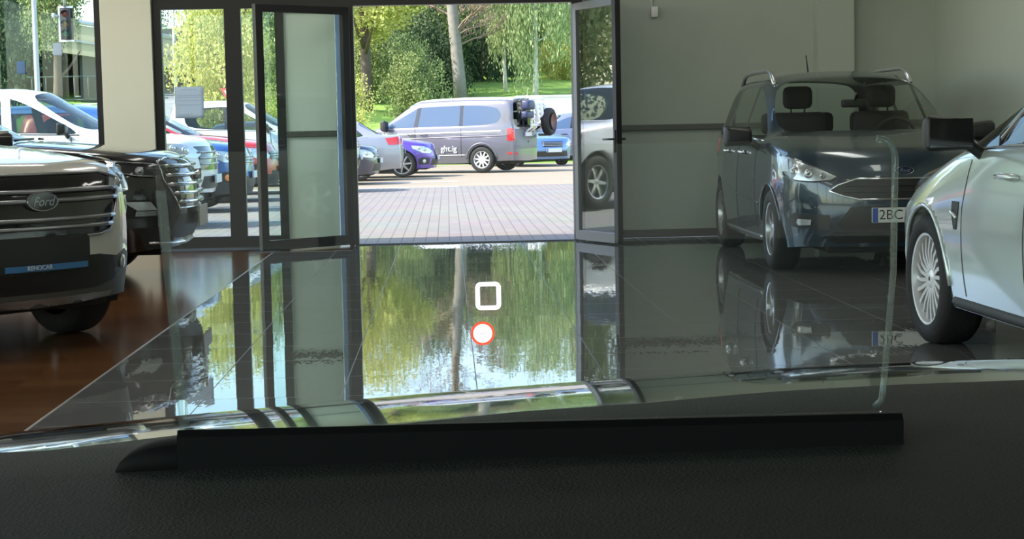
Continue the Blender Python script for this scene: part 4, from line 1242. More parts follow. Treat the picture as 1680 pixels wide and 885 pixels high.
c.wheels(6, 'ten', .23, .24); dress(c, dict(tl=PTL, ztl=1.0, mc=M_p_white)); c.belt_line(M_black)
M_p_navy = paint('paint_navy', (.010, .014, .040), .0, .25)
c = Car('car', 'navy saloon nosing in beside the entrance, its front towards the van', 'car', sedan(), (-2.30, 38.0, 0), math.radians(-3), M_p_navy, 2)
c.wheels(10, 'ten', .22, .21); dress(c, dict(zp=.50)); c.belt_line(M_chrome)
M_p_grey = paint('paint_silver_grey', (.30, .31, .33), .4, .32)
c = Car('car', 'silver-grey saloon showing its red tail lamp', 'car', sedan(ztail=1.08), (-4.83, 40.55, 0), math.radians(183), M_p_grey, 2)
c.wheels(10, 'ten', .22, .21); dress(c, dict(tl=[(.05, .50, .02), (.10, .80, .07), (.40, .95, .03), (.34, .95, -.12), (.10, .80, -.12), (.05, .55, -.08)], ztl=.94)); c.belt_line(M_chrome)
M_p_purple = paint('paint_purple', (.10, .045, .36), .35, .28)
c = Car('car', 'purple hatchback poking out past the silver-grey saloon', 'car', hatch(), (-1.06, 42.85, 0), math.radians(-4), M_p_purple, 2)
c.wheels(7, 'ten', .235, .22, M_alloy); dress(c, dict(grille=(.50, .68, .34), zp=.46, fog=(.30, .46))); c.belt_line(M_chrome)

# two-tone camper van -----------------------------------------------------------
M_p_vgrey = paint('paint_warm_grey', (.125, .125, .145), .25, .35)
V = Car('van', 'grey and white camper van with racks and spare wheel on its tailgate', 'van', van(sideglass=M_bglass), (-1.48, 46.95, 0), math.atan2(.407, -.913), M_p_vgrey, 3)
V.wheels(10, 'ten', .225, .22, M_alloyb)
dress(V, dict(tl=[(.04, .86, .16), (.20, .97, .16), (.20, .97, -.16), (.04, .86, -.16)], ztl=.98, zpr=.98, hx=(-1.0, -1.35), hm=M_dchrome, grille=(.70, .86, .5), msz=(.14, .27, .32)))
for s in (1, -1):
    V.line('body_crease', [(s * .1, 1.02), (s * 3.55, 1.08)], s * 90, M_white, .022, -.010)
    V.line('body_crease', [(s * .2, .90), (s * 3.75, .96)], s * 90, M_p_vgrey, .020, -.008)
    V.line('sill_crease', [(s * .42, .46), (s * 2.55, .46)], s * 90, M_white, .014, -.006)
    V.line('sliding_door_gap', [(s * 2.43, .40), (s * 2.43, 1.15)], s * 90, M_ink, .006)
    pts = [(s * (3.0 - .43 * math.cos(a)), .335 + .43 * math.sin(a)) for a in [(.02 + .96 * k / 16) * PI for k in range(17)]]
    V.line('arch_lip', pts, s * 90, M_p_vgrey, .02, .0)
    V.patch('rear_reflector', V.out([(-3.96, .70, .50), (-3.80, .92, .52), (-3.80, .92, .47), (-3.96, .70, .45)], 140, s), 180 - s * 40, M_red, .004, .01, res=.1)
# white roof shell over the grey body
Q = []
bm = bmesh.new(); n_ = 14
rows = []
for i in range(n_ + 1):
    x = -.86 + (-3.82 + .86) * i / n_
    row = []
    for k in range(13):
        y = (-.80 + 1.6 * k / 12)
        p, nn = V.hit_top(x, y); row.append(bm.verts.new(p + Vector((0, 0, .012))))
    rows.append(row)
for a, b in zip(rows, rows[1:]):
    for k in range(12): bm.faces.new((a[k], a[k + 1], b[k + 1], b[k]))
r = bmesh.ops.extrude_face_region(bm, geom=bm.faces[:])
for v in r['geom']:
    if isinstance(v, bmesh.types.BMVert): v.co.z -= .03
bmesh.ops.recalc_face_normals(bm, faces=bm.faces[:]); obj('roof_panel', bm, M_p_white, V.root)
lettering(V, 'side_lettering', 'ght.ig', .22, 90, 2.08, .63, M_white, .012, depth=.004)
# tailgate carrier: cases, white ladder rack, spare wheel
xr = -(V.P['wb'] + V.P['ro'])
tg = V.patch('tailgate', [(-.78, .60), (.78, .60), (.80, 1.05), (.74, 1.12), (-.74, 1.12), (-.80, 1.05)], 180, pbr('tailgate_grey', (.13, .13, .135), .4, noise=.05), .004, .02, res=.12)
V.disc('tailgate_button', 180, 0, .78, .035, M_ink, parent=tg)
bm = bmesh.new()
for y in (-.62, -.20, .12): tube(bm, [(xr + .02, y, 1.05), (xr - .14, y, 1.15), (xr - .16, y, 1.92), (xr + .02, y, 1.97)], .032, 8)
for z in (1.22, 1.38, 1.52, 1.66, 1.78, 1.90): tube(bm, [(xr - .17, -.72, z), (xr - .17, .22, z)], .036, 8)
for y in (-.66, -.38, -.02): tube(bm, [(xr - .22, y, 1.78), (xr - .30, y + .02, 1.30)], .045, 8)
obj('ladder_rack', bm, M_wpole, V.root)
bm = bmesh.new(); bx(bm, xr - .30, xr - .08, .22, .70, 1.62, 1.86, .05); bx(bm, xr - .26, xr - .08, .20, .72, 1.40, 1.58, .04)
bmesh.ops.recalc_face_normals(bm, faces=bm.faces[:]); obj('luggage_case', bm, pbr('case_navy', (.02, .03, .08), .5, noise=.2, nscale=12), V.root)
bm = bmesh.new()
prof = [(.20, -.09), (.34, -.10), (.37, -.05), (.37, .05), (.34, .10), (.20, .09)]
lathe_y(bm, prof, 0, 0, 0, 36, close=True)
bmesh.ops.rotate(bm, cent=(0, 0, 0), matrix=Matrix.Rotation(PI / 2, 3, 'Z'), verts=bm.verts[:])
bmesh.ops.translate(bm, vec=(xr - .34, -.66, 1.30), verts=bm.verts[:])
bmesh.ops.recalc_face_normals(bm, faces=bm.faces[:]); sp_ = obj('spare_wheel', bm, M_tyre, V.root)
bm = bmesh.new(); lathe_y(bm, [(0, .0), (.08, .01), (.19, .04), (.21, .08)], 0, 0, 0, 24)
bmesh.ops.rotate(bm, cent=(0, 0, 0), matrix=Matrix.Rotation(PI / 2, 3, 'Z'), verts=bm.verts[:])
bmesh.ops.translate(bm, vec=(xr - .40, -.66, 1.30), verts=bm.verts[:]); obj('spare_rim', bm, pbr('copper_rim', (.16, .085, .07), .5, .4, noise=.2), sp_)
bm = bmesh.new(); tube(bm, [(xr + .04, -.66, 1.1), (xr - .1, -.66, 1.2), (xr - .34, -.66, 1.30)], .03, 8); tube(bm, [(xr + .05, -.9, .95), (xr - .34, -.75, .95), (xr - .34, -.66, 1.0)], .03, 8); obj('carrier_arm', bm, M_black, V.root)

M_p_sky = paint('paint_light_blue', (.10, .21, .42), .4, .3)
c = Car('car', 'light blue hatchback with dark grille peeping out behind the van', 'car', hatch(), (2.75, 51.0, 0), math.radians(-62), M_p_sky, 2)
c.wheels(5, 'five', .22, .2); dress(c, dict(grille=(.56, .72, .36), zp=.46)); c.belt_line(M_chrome)
M_p_slate = paint('paint_slate_blue', (.13, .16, .25), .3, .35)
c = Car('car', 'slate blue people carrier side-on beyond the light blue hatchback', 'car', mpv(sideglass=M_bglass), (2.6, 56.4, 0), math.radians(180), M_p_slate, 2)
c.wheels(5, 'five', .215, .21); dress(c, {}); c.belt_line(M_chrome)
# white box trailer
t = thing('box_trailer', 'white box trailer parked at the foot of the grass bank', 'trailer', (3.45, 60.2, .45), 0)
obj('body', box(-1.0, 1.05, -.9, .9, .45, 1.75, .04), M_p_white, t, smooth=False)
obj('roof_trim', box(-1.03, 1.08, -.93, .93, 1.72, 1.79, .01), M_alloyb, t, smooth=False)
obj('chassis', box(-1.0, 1.6, -.5, .5, .36, .46, .01), M_black, t, smooth=False)
for s in (1, -1):
    bm = bmesh.new(); lathe_y(bm, [(.12, -.08), (.28, -.09), (.30, -.04), (.30, .04), (.28, .09), (.12, .08)], 0, s * .78, .18, 24, close=True)
    bmesh.ops.recalc_face_normals(bm, faces=bm.faces[:]); obj('wheel', bm, M_tyre, t)
# ------------------------------------------------------------------ trees and street furniture
def leaf_mat(name, c1, c2, c3):
    m = bpy.data.materials.new(name); m.use_nodes = True
    nt = m.node_tree; nt.nodes.clear(); L = nt.links.new
    o = nt.nodes.new('ShaderNodeOutputMaterial')
    g = nt.nodes.new('ShaderNodeNewGeometry'); rp = nt.nodes.new('ShaderNodeValToRGB')
    e = rp.color_ramp.elements; e[0].color = (*c1, 1); e[1].color = (*c3, 1); e[1].position = 1.0
    k = e.new(.5); k.color = (*c2, 1)
    L(g.outputs['Random Per Island'], rp.inputs[0])
    d = nt.nodes.new('ShaderNodeBsdfDiffuse'); t = nt.nodes.new('ShaderNodeBsdfTranslucent'); mx = nt.nodes.new('ShaderNodeMixShader'); mx.inputs[0].default_value = .32
    L(rp.outputs[0], d.inputs[0]); L(rp.outputs[0], t.inputs[0]); L(d.outputs[0], mx.inputs[1]); L(t.outputs[0], mx.inputs[2]); L(mx.outputs[0], o.inputs['Surface'])
    return m
LM = {'yellow': leaf_mat('leaf_yellow_green', (.32, .37, .10), (.52, .54, .16), (.76, .70, .28)),
      'green': leaf_mat('leaf_mid_green', (.12, .18, .07), (.24, .31, .12), (.50, .52, .24)),
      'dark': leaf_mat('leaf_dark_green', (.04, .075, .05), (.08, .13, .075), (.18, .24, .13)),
      'birch': leaf_mat('leaf_birch', (.22, .31, .14), (.36, .45, .21), (.58, .62, .34)),
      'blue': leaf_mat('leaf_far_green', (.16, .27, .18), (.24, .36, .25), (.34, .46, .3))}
M_bark = pbr('bark_brown', (.13, .10, .075), .9, noise=.35, nscale=6, bump=.5, bscale=14)
M_gbark = pbr('bark_grey', (.24, .225, .20), .9, noise=.3, nscale=6, bump=.4, bscale=14)
M_wbark = pbr('bark_birch', (.58, .57, .53), .8, noise=.35, nscale=5)
M_twig = pbr('bare_twigs', (.26, .19, .15), .9, noise=.2)

def crown_mesh(seed, n, rx, rz, leafs, blobs=26, shape='round', ball=.42):
    """thousands of small leaf blades gathered in clumps; unit-free, centred at origin"""
    rn = np.random.RandomState(seed)
    C = []
    while len(C) < blobs:
        p = rn.uniform(-1, 1, 3)
        l = np.linalg.norm(p)
        if .25 < l < 1: C.append(p * np.array([rx, rx, rz]) * .78)
    C = np.array(C)
    idx = rn.randint(0, blobs, n)
    dirs = rn.normal(size=(n, 3)); dirs /= np.linalg.norm(dirs, axis=1)[:, None]
    rad = (rn.rand(n) ** .45) * ball * min(rx, rz)
    sc = rn.uniform(.7, 1.25, blobs)
    pos = C[idx] + dirs * (rad * sc[idx])[:, None]
    if shape == 'weeping':
        drop = rn.rand(n) ** 2 * rz * .55
        pos[:, 2] -= drop; pos[:, 0] += rn.normal(size=n) * .05
    u = rn.normal(size=(n, 3)); u /= np.linalg.norm(u, axis=1)[:, None]
    w = np.cross(u, rn.normal(size=(n, 3))); w /= np.linalg.norm(w, axis=1)[:, None]
    if shape == 'weeping': u = u * .4 + np.array([0, 0, -1.0])
    s = leafs * rn.uniform(.6, 1.3, n)[:, None]
    a = pos - u * s * .5; b = pos + w * s * .32; c = pos + u * s * .5; d = pos - w * s * .32
    V = np.stack([a, b, c, d], 1).reshape(-1, 3)
    me = bpy.data.meshes.new('crown')
    me.vertices.add(4 * n); me.vertices.foreach_set('co', V.ravel())
    me.loops.add(4 * n); me.loops.foreach_set('vertex_index', np.arange(4 * n, dtype=np.int32))
    me.polygons.add(n); me.polygons.foreach_set('loop_start', np.arange(0, 4 * n, 4, dtype=np.int32))
    try: me.polygons.foreach_set('loop_total', np.full(n, 4, dtype=np.int32))
    except Exception: pass
    me.update(calc_edges=True)
    return me
CR = [crown_mesh(3 + k, 15000, 1.0, 1.0, .048, 60, ball=.27) for k in range(3)]
CRW = crown_mesh(31, 15000, 1.0, 1.0, .05, 30, 'weeping', .30)
_cm = {}
def crown_for(k, kind):
    key = (k, kind)
    if key not in _cm:
        me = (CRW if k == 9 else CR[k]).copy(); me.materials.clear(); me.materials.append(LM[kind]); _cm[key] = me
    return _cm[key]

def tree(name, label, x, y, h, r, kind, k=0, bark=None, tr=.16, lean=0.0, base=.28, forks=5, seed=0, group=None, rz=None):
    rn = random.Random(seed * 7 + 3)
    z0 = pz(x, y) - .15
    t = thing(name, label, 'tree' if 'tree' in name or 'birch' in name else 'bush', (x, y, z0), 0, group)
    bm = bmesh.new()
    pts = [(lean * h * f + rn.uniform(-.06, .06) * (f > 0), rn.uniform(-.06, .06) * (f > 0), h * f) for f in (0, .15, .35, .55, .75, .9)]
    tube(bm, pts, [tr * 1.25, tr, tr * .82, tr * .6, tr * .35, tr * .12], 10)
    for i in range(forks):
        f = rn.uniform(.3, .7); a = rn.uniform(0, 2 * PI); b0 = Vector((lean * h * f, 0, h * f))
        d = Vector((math.cos(a), math.sin(a), rn.uniform(.6, 1.3))) * r * .5
        tube(bm, [b0, b0 + d * .5 + Vector((0, 0, -.1)), b0 + d], [tr * .4, tr * .28, tr * .1], 6)
    obj('trunk', bm, bark or M_bark, t)
    c = bpy.data.objects.new('crown', crown_for(k, kind)); COL.objects.link(c); c.parent = t
    hz = h * (1 - base) * .55
    c.location = (lean * h * .6, 0, h * base + hz); c.scale = (r, r, hz * 1.05); c.rotation_euler = (0, 0, rn.uniform(0, 6))
    return t

TG = 'trees on the bank'
tree('yellow_tree', 'bright yellow-green tree filling the panes beside the entrance', -6.75, 52.5, 6.2, 2.1, 'yellow', 0, tr=.18, base=.12, seed=1)
tree('deciduous_tree', 'yellowing broad tree with a forked brown trunk left of the doorway', -3.25, 69.5, 7.4, 3.3, 'yellow', 1, tr=.24, base=.36, seed=2)
tree('deciduous_tree', 'mid-green tree between the yellowing tree and the bare grey trunk', -1.2, 78, 6.8, 3.0, 'green', 2, tr=.2, base=.16, seed=3)
tree('deciduous_tree', 'green tree seen through the folded door leaf', -8.0, 66, 6.6, 2.9, 'green', 0, tr=.2, base=.10, seed=4)
# bare tall tree
x, y = .62, 73.5
t = thing('bare_tree', 'tall bare tree with a straight grey trunk in the middle of the doorway', 'tree', (x, y, pz(x, y) - .1))
bm = bmesh.new(); rn = random.Random(5)
tube(bm, [(0, 0, 0), (-.06, 0, 1.2), (-.20, 0, 3), (-.36, 0, 5), (-.50, 0, 7.5), (-.55, 0, 8.6), (-.5, 0, 9.6)], [.30, .27, .25, .22, .15, .09, .03], 12)
obj('trunk', bm, M_gbark, t)
bm = bmesh.new()
def twig(p, d, l, r, depth):
    q = p + d * l * .5 + Vector((rn.uniform(-.1, .1), rn.uniform(-.1, .1), .05 * l)); e = p + d * l
    tube(bm, [p, q, e], [r, r * .7, r * .3], 5, cap=False)
    if depth > 0:
        for _ in range(4 if depth > 1 else 5):
            dd = (d + Vector((rn.uniform(-.7, .7), rn.uniform(-.7, .7), rn.uniform(-.2, .6)))).normalized()
            twig(p + (e - p) * rn.uniform(.35, 1), dd, l * rn.uniform(.45, .7), r * .5, depth - 1)
for k in range(38):
    z = rn.uniform(2.3, 8.6); a = rn.uniform(0, 2 * PI)
    twig(Vector((-.12 - z * .05 if z < 8 else -.52, 0, z)), Vector((math.cos(a), math.sin(a) * .8, rn.uniform(.15, .8))).normalized(), rn.uniform(1.0, 2.0), .055, 2)
obj('branches', bm, M_twig, t)
tree('birch_tree', 'slim birch with a white stem beside the dark thicket', 2.65, 76, 7.6, 1.7, 'birch', 9, M_wbark, .085, .0, .34, 4, 6)
tree('birch_tree', 'weeping birch with pale foliage at the right of the doorway', 3.85, 74, 8.0, 2.0, 'birch', 9, M_wbark, .12, .0, .22, 5, 7)
tree('deciduous_tree', 'green tree at the far right of the doorway above the grass', 6.8, 80, 7.5, 2.8, 'green', 1, tr=.2, base=.14, seed=8)
tree('evergreen_thicket_tree', 'dark spreading tree behind the birches', 2.2, 88, 6.0, 3.6, 'dark', 0, tr=.2, base=-.08, seed=9)
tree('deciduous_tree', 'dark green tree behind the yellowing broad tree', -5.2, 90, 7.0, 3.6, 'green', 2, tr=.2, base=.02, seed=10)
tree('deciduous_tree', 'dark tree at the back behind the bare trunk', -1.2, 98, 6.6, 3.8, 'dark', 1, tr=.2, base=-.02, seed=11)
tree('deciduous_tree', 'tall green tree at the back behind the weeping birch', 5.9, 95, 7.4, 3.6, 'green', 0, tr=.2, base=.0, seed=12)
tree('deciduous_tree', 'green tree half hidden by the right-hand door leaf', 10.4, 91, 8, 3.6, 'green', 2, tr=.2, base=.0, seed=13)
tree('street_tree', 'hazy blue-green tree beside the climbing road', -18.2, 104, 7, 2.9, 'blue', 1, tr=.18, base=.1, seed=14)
tree('street_tree', 'dark tree at the left edge of the left window', -16.2, 60, 8, 2.6, 'dark', 2, tr=.22, base=.02, seed=15)
tree('street_tree', 'sunlit tree overhanging the concrete bridge', -12.9, 57.5, 8, 1.6, 'green', 0, tr=.18, base=.46, seed=16)
tree('street_tree', 'dark tree behind the bridge beside the road', -22.5, 92, 9, 3.8, 'dark', 1, tr=.22, base=.05, seed=17)
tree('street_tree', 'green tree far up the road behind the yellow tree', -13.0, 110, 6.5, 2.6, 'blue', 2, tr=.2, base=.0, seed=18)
tree('bush', 'low yellow-green bush behind the parked saloons', -3.9, 60.5, 2.6, 1.6, 'yellow', 1, tr=.05, base=-.3, seed=19)
tree('bush', 'green bush at the foot of the yellowing broad tree', -1.3, 68, 3.2, 1.7, 'green', 0, tr=.05, base=-.35, seed=20)
tree('bush', 'dark bush left of the bare grey trunk', -.7, 75, 4.2, 2.2, 'dark', 2, tr=.05, base=-.35, seed=21)
tree('bush', 'dark green bush right of the bare grey trunk', 1.75, 80.5, 5.2, 2.0, 'dark', 1, tr=.05, base=-.35, seed=22)
tree('bush', 'bush by the side road under the yellow tree', -6.9, 58, 2.8, 1.7, 'yellow', 2, tr=.05, base=-.35, seed=23)
tree('bush', 'orange-tinged bush beyond the grass at the right', 5.35, 82, 2.6, 1.3, 'yellow', 0, tr=.05, base=-.35, seed=24)

for i, (x, y, h, r, kd, k, lb) in enumerate([
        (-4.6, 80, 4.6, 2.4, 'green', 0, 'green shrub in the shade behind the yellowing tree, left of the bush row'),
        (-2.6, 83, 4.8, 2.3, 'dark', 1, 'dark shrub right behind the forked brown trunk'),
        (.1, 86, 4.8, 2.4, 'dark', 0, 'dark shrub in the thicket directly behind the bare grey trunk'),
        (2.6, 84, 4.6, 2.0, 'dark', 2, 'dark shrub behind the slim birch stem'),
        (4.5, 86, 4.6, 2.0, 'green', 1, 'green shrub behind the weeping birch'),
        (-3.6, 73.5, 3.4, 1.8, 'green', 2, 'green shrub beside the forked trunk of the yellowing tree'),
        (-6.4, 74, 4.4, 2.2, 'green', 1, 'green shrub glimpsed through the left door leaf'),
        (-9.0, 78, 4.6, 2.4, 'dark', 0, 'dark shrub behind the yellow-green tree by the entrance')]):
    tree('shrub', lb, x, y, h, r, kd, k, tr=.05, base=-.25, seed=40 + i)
for i, (x, y, h, r, kd, k) in enumerate([(-26, 50, 10, 4, 'dark', 0), (-33, 46, 11, 4.2, 'green', 1), (-40, 54, 11, 4.4, 'dark', 2), (-47, 44, 12, 4.6, 'dark', 1), (-54, 52, 12, 5, 'green', 0)]):  # out of view, added for what the door leaf and car flanks reflect
    tree('reflection_tree', 'leafy tree of an unseen row added for reflections, far left of the car park', x, y, h, r, kd, k, tr=.2, base=.05, seed=60 + i, group='unseen tree row added for reflections')
# concrete road bridge seen through the left window
t = thing('road_bridge', 'weathered concrete road bridge over a dark underpass', 'bridge', (-18.0, 78, 0), 0)
bm = bmesh.new()
v = [(-7, -3, 7.6), (6.2, -3, 5.2), (6.2, -3, 4.0), (-7, -3, 6.1)]
A = [bm.verts.new(p) for p in v]; Bv = [bm.verts.new((p[0], 3, p[2])) for p in v]
bm.faces.new(A); bm.faces.new(Bv[::-1])
for i in range(4): bm.faces.new((A[i], A[(i + 1) % 4], Bv[(i + 1) % 4], Bv[i]))
bmesh.ops.recalc_face_normals(bm, faces=bm.faces[:]); obj('deck', bm, M_conc, t, smooth=False)
bm = bmesh.new(); tube(bm, [(-7, -3.05, 7.72), (6.2, -3.05, 5.32)], .10, 8); tube(bm, [(-7, -3.05, 6.7), (6.2, -3.05, 4.55)], .05, 8); obj('kerb_rail', bm, M_steel, t)
obj('abutment', box(-7, 6.2, 2.2, 3.2, 0, 6.0), M_shadeconc, t, smooth=False)
for xx in (-4.6, -1.2, 2.4): obj('pier', box(xx - .35, xx + .35, -2.4, 2.0, 0, 6.6 - (xx + 7) * .17), M_shadeconc, t, smooth=False)
bm = bmesh.new()
for k in range(22): tube(bm, [(-7 + k * .6, -3.4, 2.6), (-7 + k * .6, -3.4, 3.7)], .025, 6)
tube(bm, [(-7, -3.4, 3.7), (6, -3.4, 3.7)], .035, 6); tube(bm, [(-7, -3.4, 2.7), (6, -3.4, 2.7)], .03, 6); obj('railing', bm, pbr('painted_railing', (.06, .09, .09), .6, noise=.1), t)

# lamp post with signal head, flagpole, signs
t = thing('lamp_post', 'bluish steel lamp post in the left window', 'lamp post', (-10.6, 45, -.02))
bm = bmesh.new(); tube(bm, [(0, 0, 0), (0, 0, 1.2), (0, 0, 5.0), (-.05, 0, 8)], [.09, .075, .065, .045], 12); obj('mast', bm, M_steel, t)
bm = bmesh.new(); tube(bm, [(0, 0, 4.95), (.8, 0, 5.0)], .035, 8); obj('arm', bm, M_steel, t)
bm = bmesh.new(); tube(bm, [(-.05, 0, 7.95), (-.05, -.9, 8.15)], .03, 8); bx(bm, -.17, .07, -1.5, -.8, 8.1, 8.22, .03); obj('lantern', bm, M_steel, t)
t = thing('traffic_light', 'traffic light with a white-edged backboard hanging from the lamp post arm', 'traffic light', (-9.82, 45, 4.05))
obj('backboard', box(-.16, .20, .04, .06, -.42, .46, .008), M_ink, t, smooth=False)
bm = bmesh.new()
bx(bm, -.18, -.13, .03, .065, -.44, .48); bx(bm, -.13, .20, .03, .065, -.44, -.39); bx(bm, -.13, .20, .03, .065, .43, .48); obj('white_border', bm, M_white, t, smooth=False)
obj('housing', box(-.08, .15, -.12, .04, -.36, .40, .02), M_black, t)
for z, col in ((.27, (.10, .01, .01)), (.02, (.12, .07, .01)), (-.23, (.01, .08, .04))):
    bm = bmesh.new(); lathe_y(bm, [(0, -.02), (.06, -.015), (.085, 0)], .035, -.12, z, 20); h_ = obj('lamp', bm, pbr('signal_%d' % int(z * 100), col, .3, noise=.1), t)
    bm = bmesh.new(); pts = [(.035 + .095 * math.cos(a), -.22, z + .095 * math.sin(a)) for a in [PI * k / 10 for k in range(11)]]; q = [(p[0], -.11, p[2]) for p in pts]
    A = [bm.verts.new(p) for p in pts]; Bv = [bm.verts.new(p) for p in q]
    for k in range(10): bm.faces.new((A[k], A[k + 1], Bv[k + 1], Bv[k]))
    obj('visor', bm, M_black, h_)
bm = bmesh.new(); tube(bm, [(0, .0, .44), (0, 0, .95)], .03, 8); tube(bm, [(-.30, 0, .24), (-.16, 0, .22)], .03, 8); bx(bm, -.33, -.25, -.05, .05, .18, .30, .01); obj('bracket', bm, M_steel, t)
t = thing('flagpole', 'white flagpole standing by the parked row, left of the open leaf', 'flagpole', (-4.35, 36.4, -.02))
bm = bmesh.new(); tube(bm, [(0, 0, 0), (0, 0, 2), (0, 0, 8)], [.065, .06, .04], 14); obj('pole', bm, M_wpole, t)
obj('base', box(-.15, .15, -.15, .15, 0, .06, .01), M_steel, t)
bm = bmesh.new(); tube(bm, [(.07, -.02, 1.2), (.075, -.02, 4), (.05, -.02, 7.9)], .008, 6); obj('halyard', bm, M_wpole, t)
t = thing('street_pole', 'thin pale street lamp pole beside the climbing road', 'lamp post', (-10.55, 67.5, pz(0, 67.5)))
bm = bmesh.new(); tube(bm, [(0, 0, 0), (0, 0, 4), (-.1, 0, 9)], [.07, .06, .04], 10); obj('mast', bm, M_wpole, t)
bm = bmesh.new(); tube(bm, [(-.1, 0, 9), (-.5, -.4, 9.25), (-1.0, -.9, 9.3)], [.04, .05, .07], 8); obj('lantern', bm, M_steel, t)
t = thing('give_way_sign', 'white and red triangular give way sign by the flagpole', 'sign', (-6.35, 51.2, -.02))
bm = bmesh.new(); tube(bm, [(0, .02, 0), (0, .02, 2.5)], .03, 8); obj('post', bm, M_steel, t)
def tri(sz, y0, y1):
    bm = bmesh.new()
    pts = [(-sz, 2.30 + sz * .58), (sz, 2.30 + sz * .58), (0, 2.30 - sz * 1.15)]
    A = [bm.verts.new((a, y0, b)) for a, b in pts]; Bv = [bm.verts.new((a, y1, b)) for a, b in pts]
    bm.faces.new(A); bm.faces.new(Bv[::-1])
    for i in range(3): bm.faces.new((A[i], A[(i + 1) % 3], Bv[(i + 1) % 3], Bv[i]))
    bmesh.ops.recalc_face_normals(bm, faces=bm.faces[:]); return bm
pl = obj('plate', tri(.36, -.005, .005), pbr('sign_red', (.55, .10, .08), .4, noise=.05), t, smooth=False)
obj('white_field', tri(.24, -.009, -.004), pbr('sign_white', (.72, .74, .74), .4, noise=.03), pl, smooth=False)
# ------------------------------------------------------------------ the car we sit in: bonnet, dashboard, head-up display
M_dash = pbr('dashboard_skin', (.052, .058, .051), .7, spec=.25, bump=.25, bscale=900, noise=.08, nscale=20)
M_hood = paint('paint_graphite', (.02, .022, .024), .0, .10)
M_hudb = pbr('hud_housing', (.006, .007, .007), .7, spec=.2, noise=.1)
M_comb = thin_glass('combiner_glass', (.955, .975, .965), 1.25, haze=.012)
M_edge = thin_glass('combiner_edge', (.80, .88, .84), 1.4, haze=.10)
own = thing('car', 'dark car we look out of: bonnet, dashboard and head-up display glass', 'car', (0, .6, 0))
def own_obj(name, bm, mat, parent=None, **k):
    bmesh.ops.translate(bm, vec=(0, -.6, 0), verts=bm.verts[:])
    return obj(name, bm, mat, parent or own, **k)
def hood_z(x, y):
    d = x - .60
    zt = .912 - .049 * (d * d + .01) ** .75
    u = 2.0 - y
    return zt + .155 * u - .14 * u * u
bm = bmesh.new(); NX, NY = 48, 60
G = []
for i in range(NX + 1):
    x = -.62 + 1.85 * i / NX; row = []
    for j in range(NY + 1):
        y = 1.15 + 1.45 * j / NY
        e = max(0, abs(x - .305) - .82) / .105
        row.append(bm.verts.new((x, y, hood_z(x, y) - .05 * e * e - (.12 * max(0, (y - 2.4) / .2) ** 2))))
    G.append(row)
for i in range(NX):
    for j in range(NY): bm.faces.new((G[i][j], G[i + 1][j], G[i + 1][j + 1], G[i][j + 1]))
be = [e for e in bm.edges if e.is_boundary]
r = bmesh.ops.extrude_edge_only(bm, edges=be)
for v in r['geom']:
    if isinstance(v, bmesh.types.BMVert): v.co.z -= .05
bmesh.ops.recalc_face_normals(bm, faces=bm.faces[:])
own_obj('bonnet', bm, M_hood)
# dashboard
DE = [(-.45, 1.075), (-.30, 1.080), (-.162, 1.0842), (-.098, 1.0902), (-.029, 1.0911), (.0237, 1.0953), (.070, 1.0972), (.1145, 1.1002), (.162, 1.1017), (.21, 1.1022), (.34, 1.104), (.5, 1.106)]
def dash_edge(x): return itp(DE, x)
prof = [(.70, -.055), (.655, -.018), (.635, -.004), (.62, .0), (.60, -.001), (.57, -.006), (.53, -.014), (.49, -.018), (.44, -.022), (.38, -.030), (.33, -.06), (.32, -.14)]
bm = bmesh.new(); G = []
for i in range(61):
    x = -.45 + .95 * i / 60
    e = dash_edge(x); row = []
    for y, dz in prof:
        k = min(1, max(0, (.612 - y) / .05)); k = k * k * (3 - 2 * k)
        row.append(bm.verts.new((x, y, (e + dz) * (1 - k) + (1.0946 + .0021 * (x + .09) / .23 + max(0, dz + .014) * .2 - max(0, -.014 - dz)) * k)))
    G.append(row)
for i in range(60):
    for j in range(len(prof) - 1): bm.faces.new((G[i][j], G[i][j + 1], G[i + 1][j + 1], G[i + 1][j]))
bmesh.ops.recalc_face_normals(bm, faces=bm.faces[:])
own_obj('dashboard', bm, M_dash)
# roof lining and door tops added to shade the dashboard, all above or beside the view
bm = bmesh.new(); G = []
for i in range(9):
    t_ = i / 8; x = -.42 + 1.5 * t_
    G.append([bm.verts.new((x, y, z - .05 * (2 * t_ - 1) ** 2)) for y, z in ((.75, 1.37), (.5, 1.42), (0, 1.46), (-.6, 1.47), (-1.6, 1.43))])
for a, b in zip(G, G[1:]):
    for k in range(4): bm.faces.new((a[k], a[k + 1], b[k + 1], b[k]))
r = bmesh.ops.extrude_face_region(bm, geom=bm.faces[:])
for v in r['geom']:
    if isinstance(v, bmesh.types.BMVert): v.co.z += .03
bmesh.ops.recalc_face_normals(bm, faces=bm.faces[:])
own_obj('roof', bm, pbr('shade_roof_lining', (.10, .10, .10), .9, noise=.05))
for xa, xb in ((-.50, -.44), (1.10, 1.16)):
    own_obj('door', box(xa, xb, -1.5, .55, .35, 1.08, .02), M_black)
bm = bmesh.new()
x0, x1 = -.0865, .1425
for (xa, xb) in ((x0, x1),):
    n_ = 24; F_ = []
    for i in range(n_ + 1):
        t_ = i / n_; x = xa + (xb - xa) * t_
        zb = 1.0944 + .0021 * t_; ztp = 1.1071 - .0006 * t_
        F_.append([bm.verts.new(p) for p in ((x, .53, zb - .02), (x, .53, ztp - .002), (x, .532, ztp), (x, .575, ztp - .0085), (x, .575, zb - .02))])
    for a, b in zip(F_, F_[1:]):
        for k in range(5): bm.faces.new((a[k], a[(k + 1) % 5], b[(k + 1) % 5], b[k]))
    bm.faces.new(F_[0]); bm.faces.new(F_[-1][::-1])
bmesh.ops.recalc_face_normals(bm, faces=bm.faces[:])
hud = own_obj('head_up_display', bm, M_hudb, smooth=False)
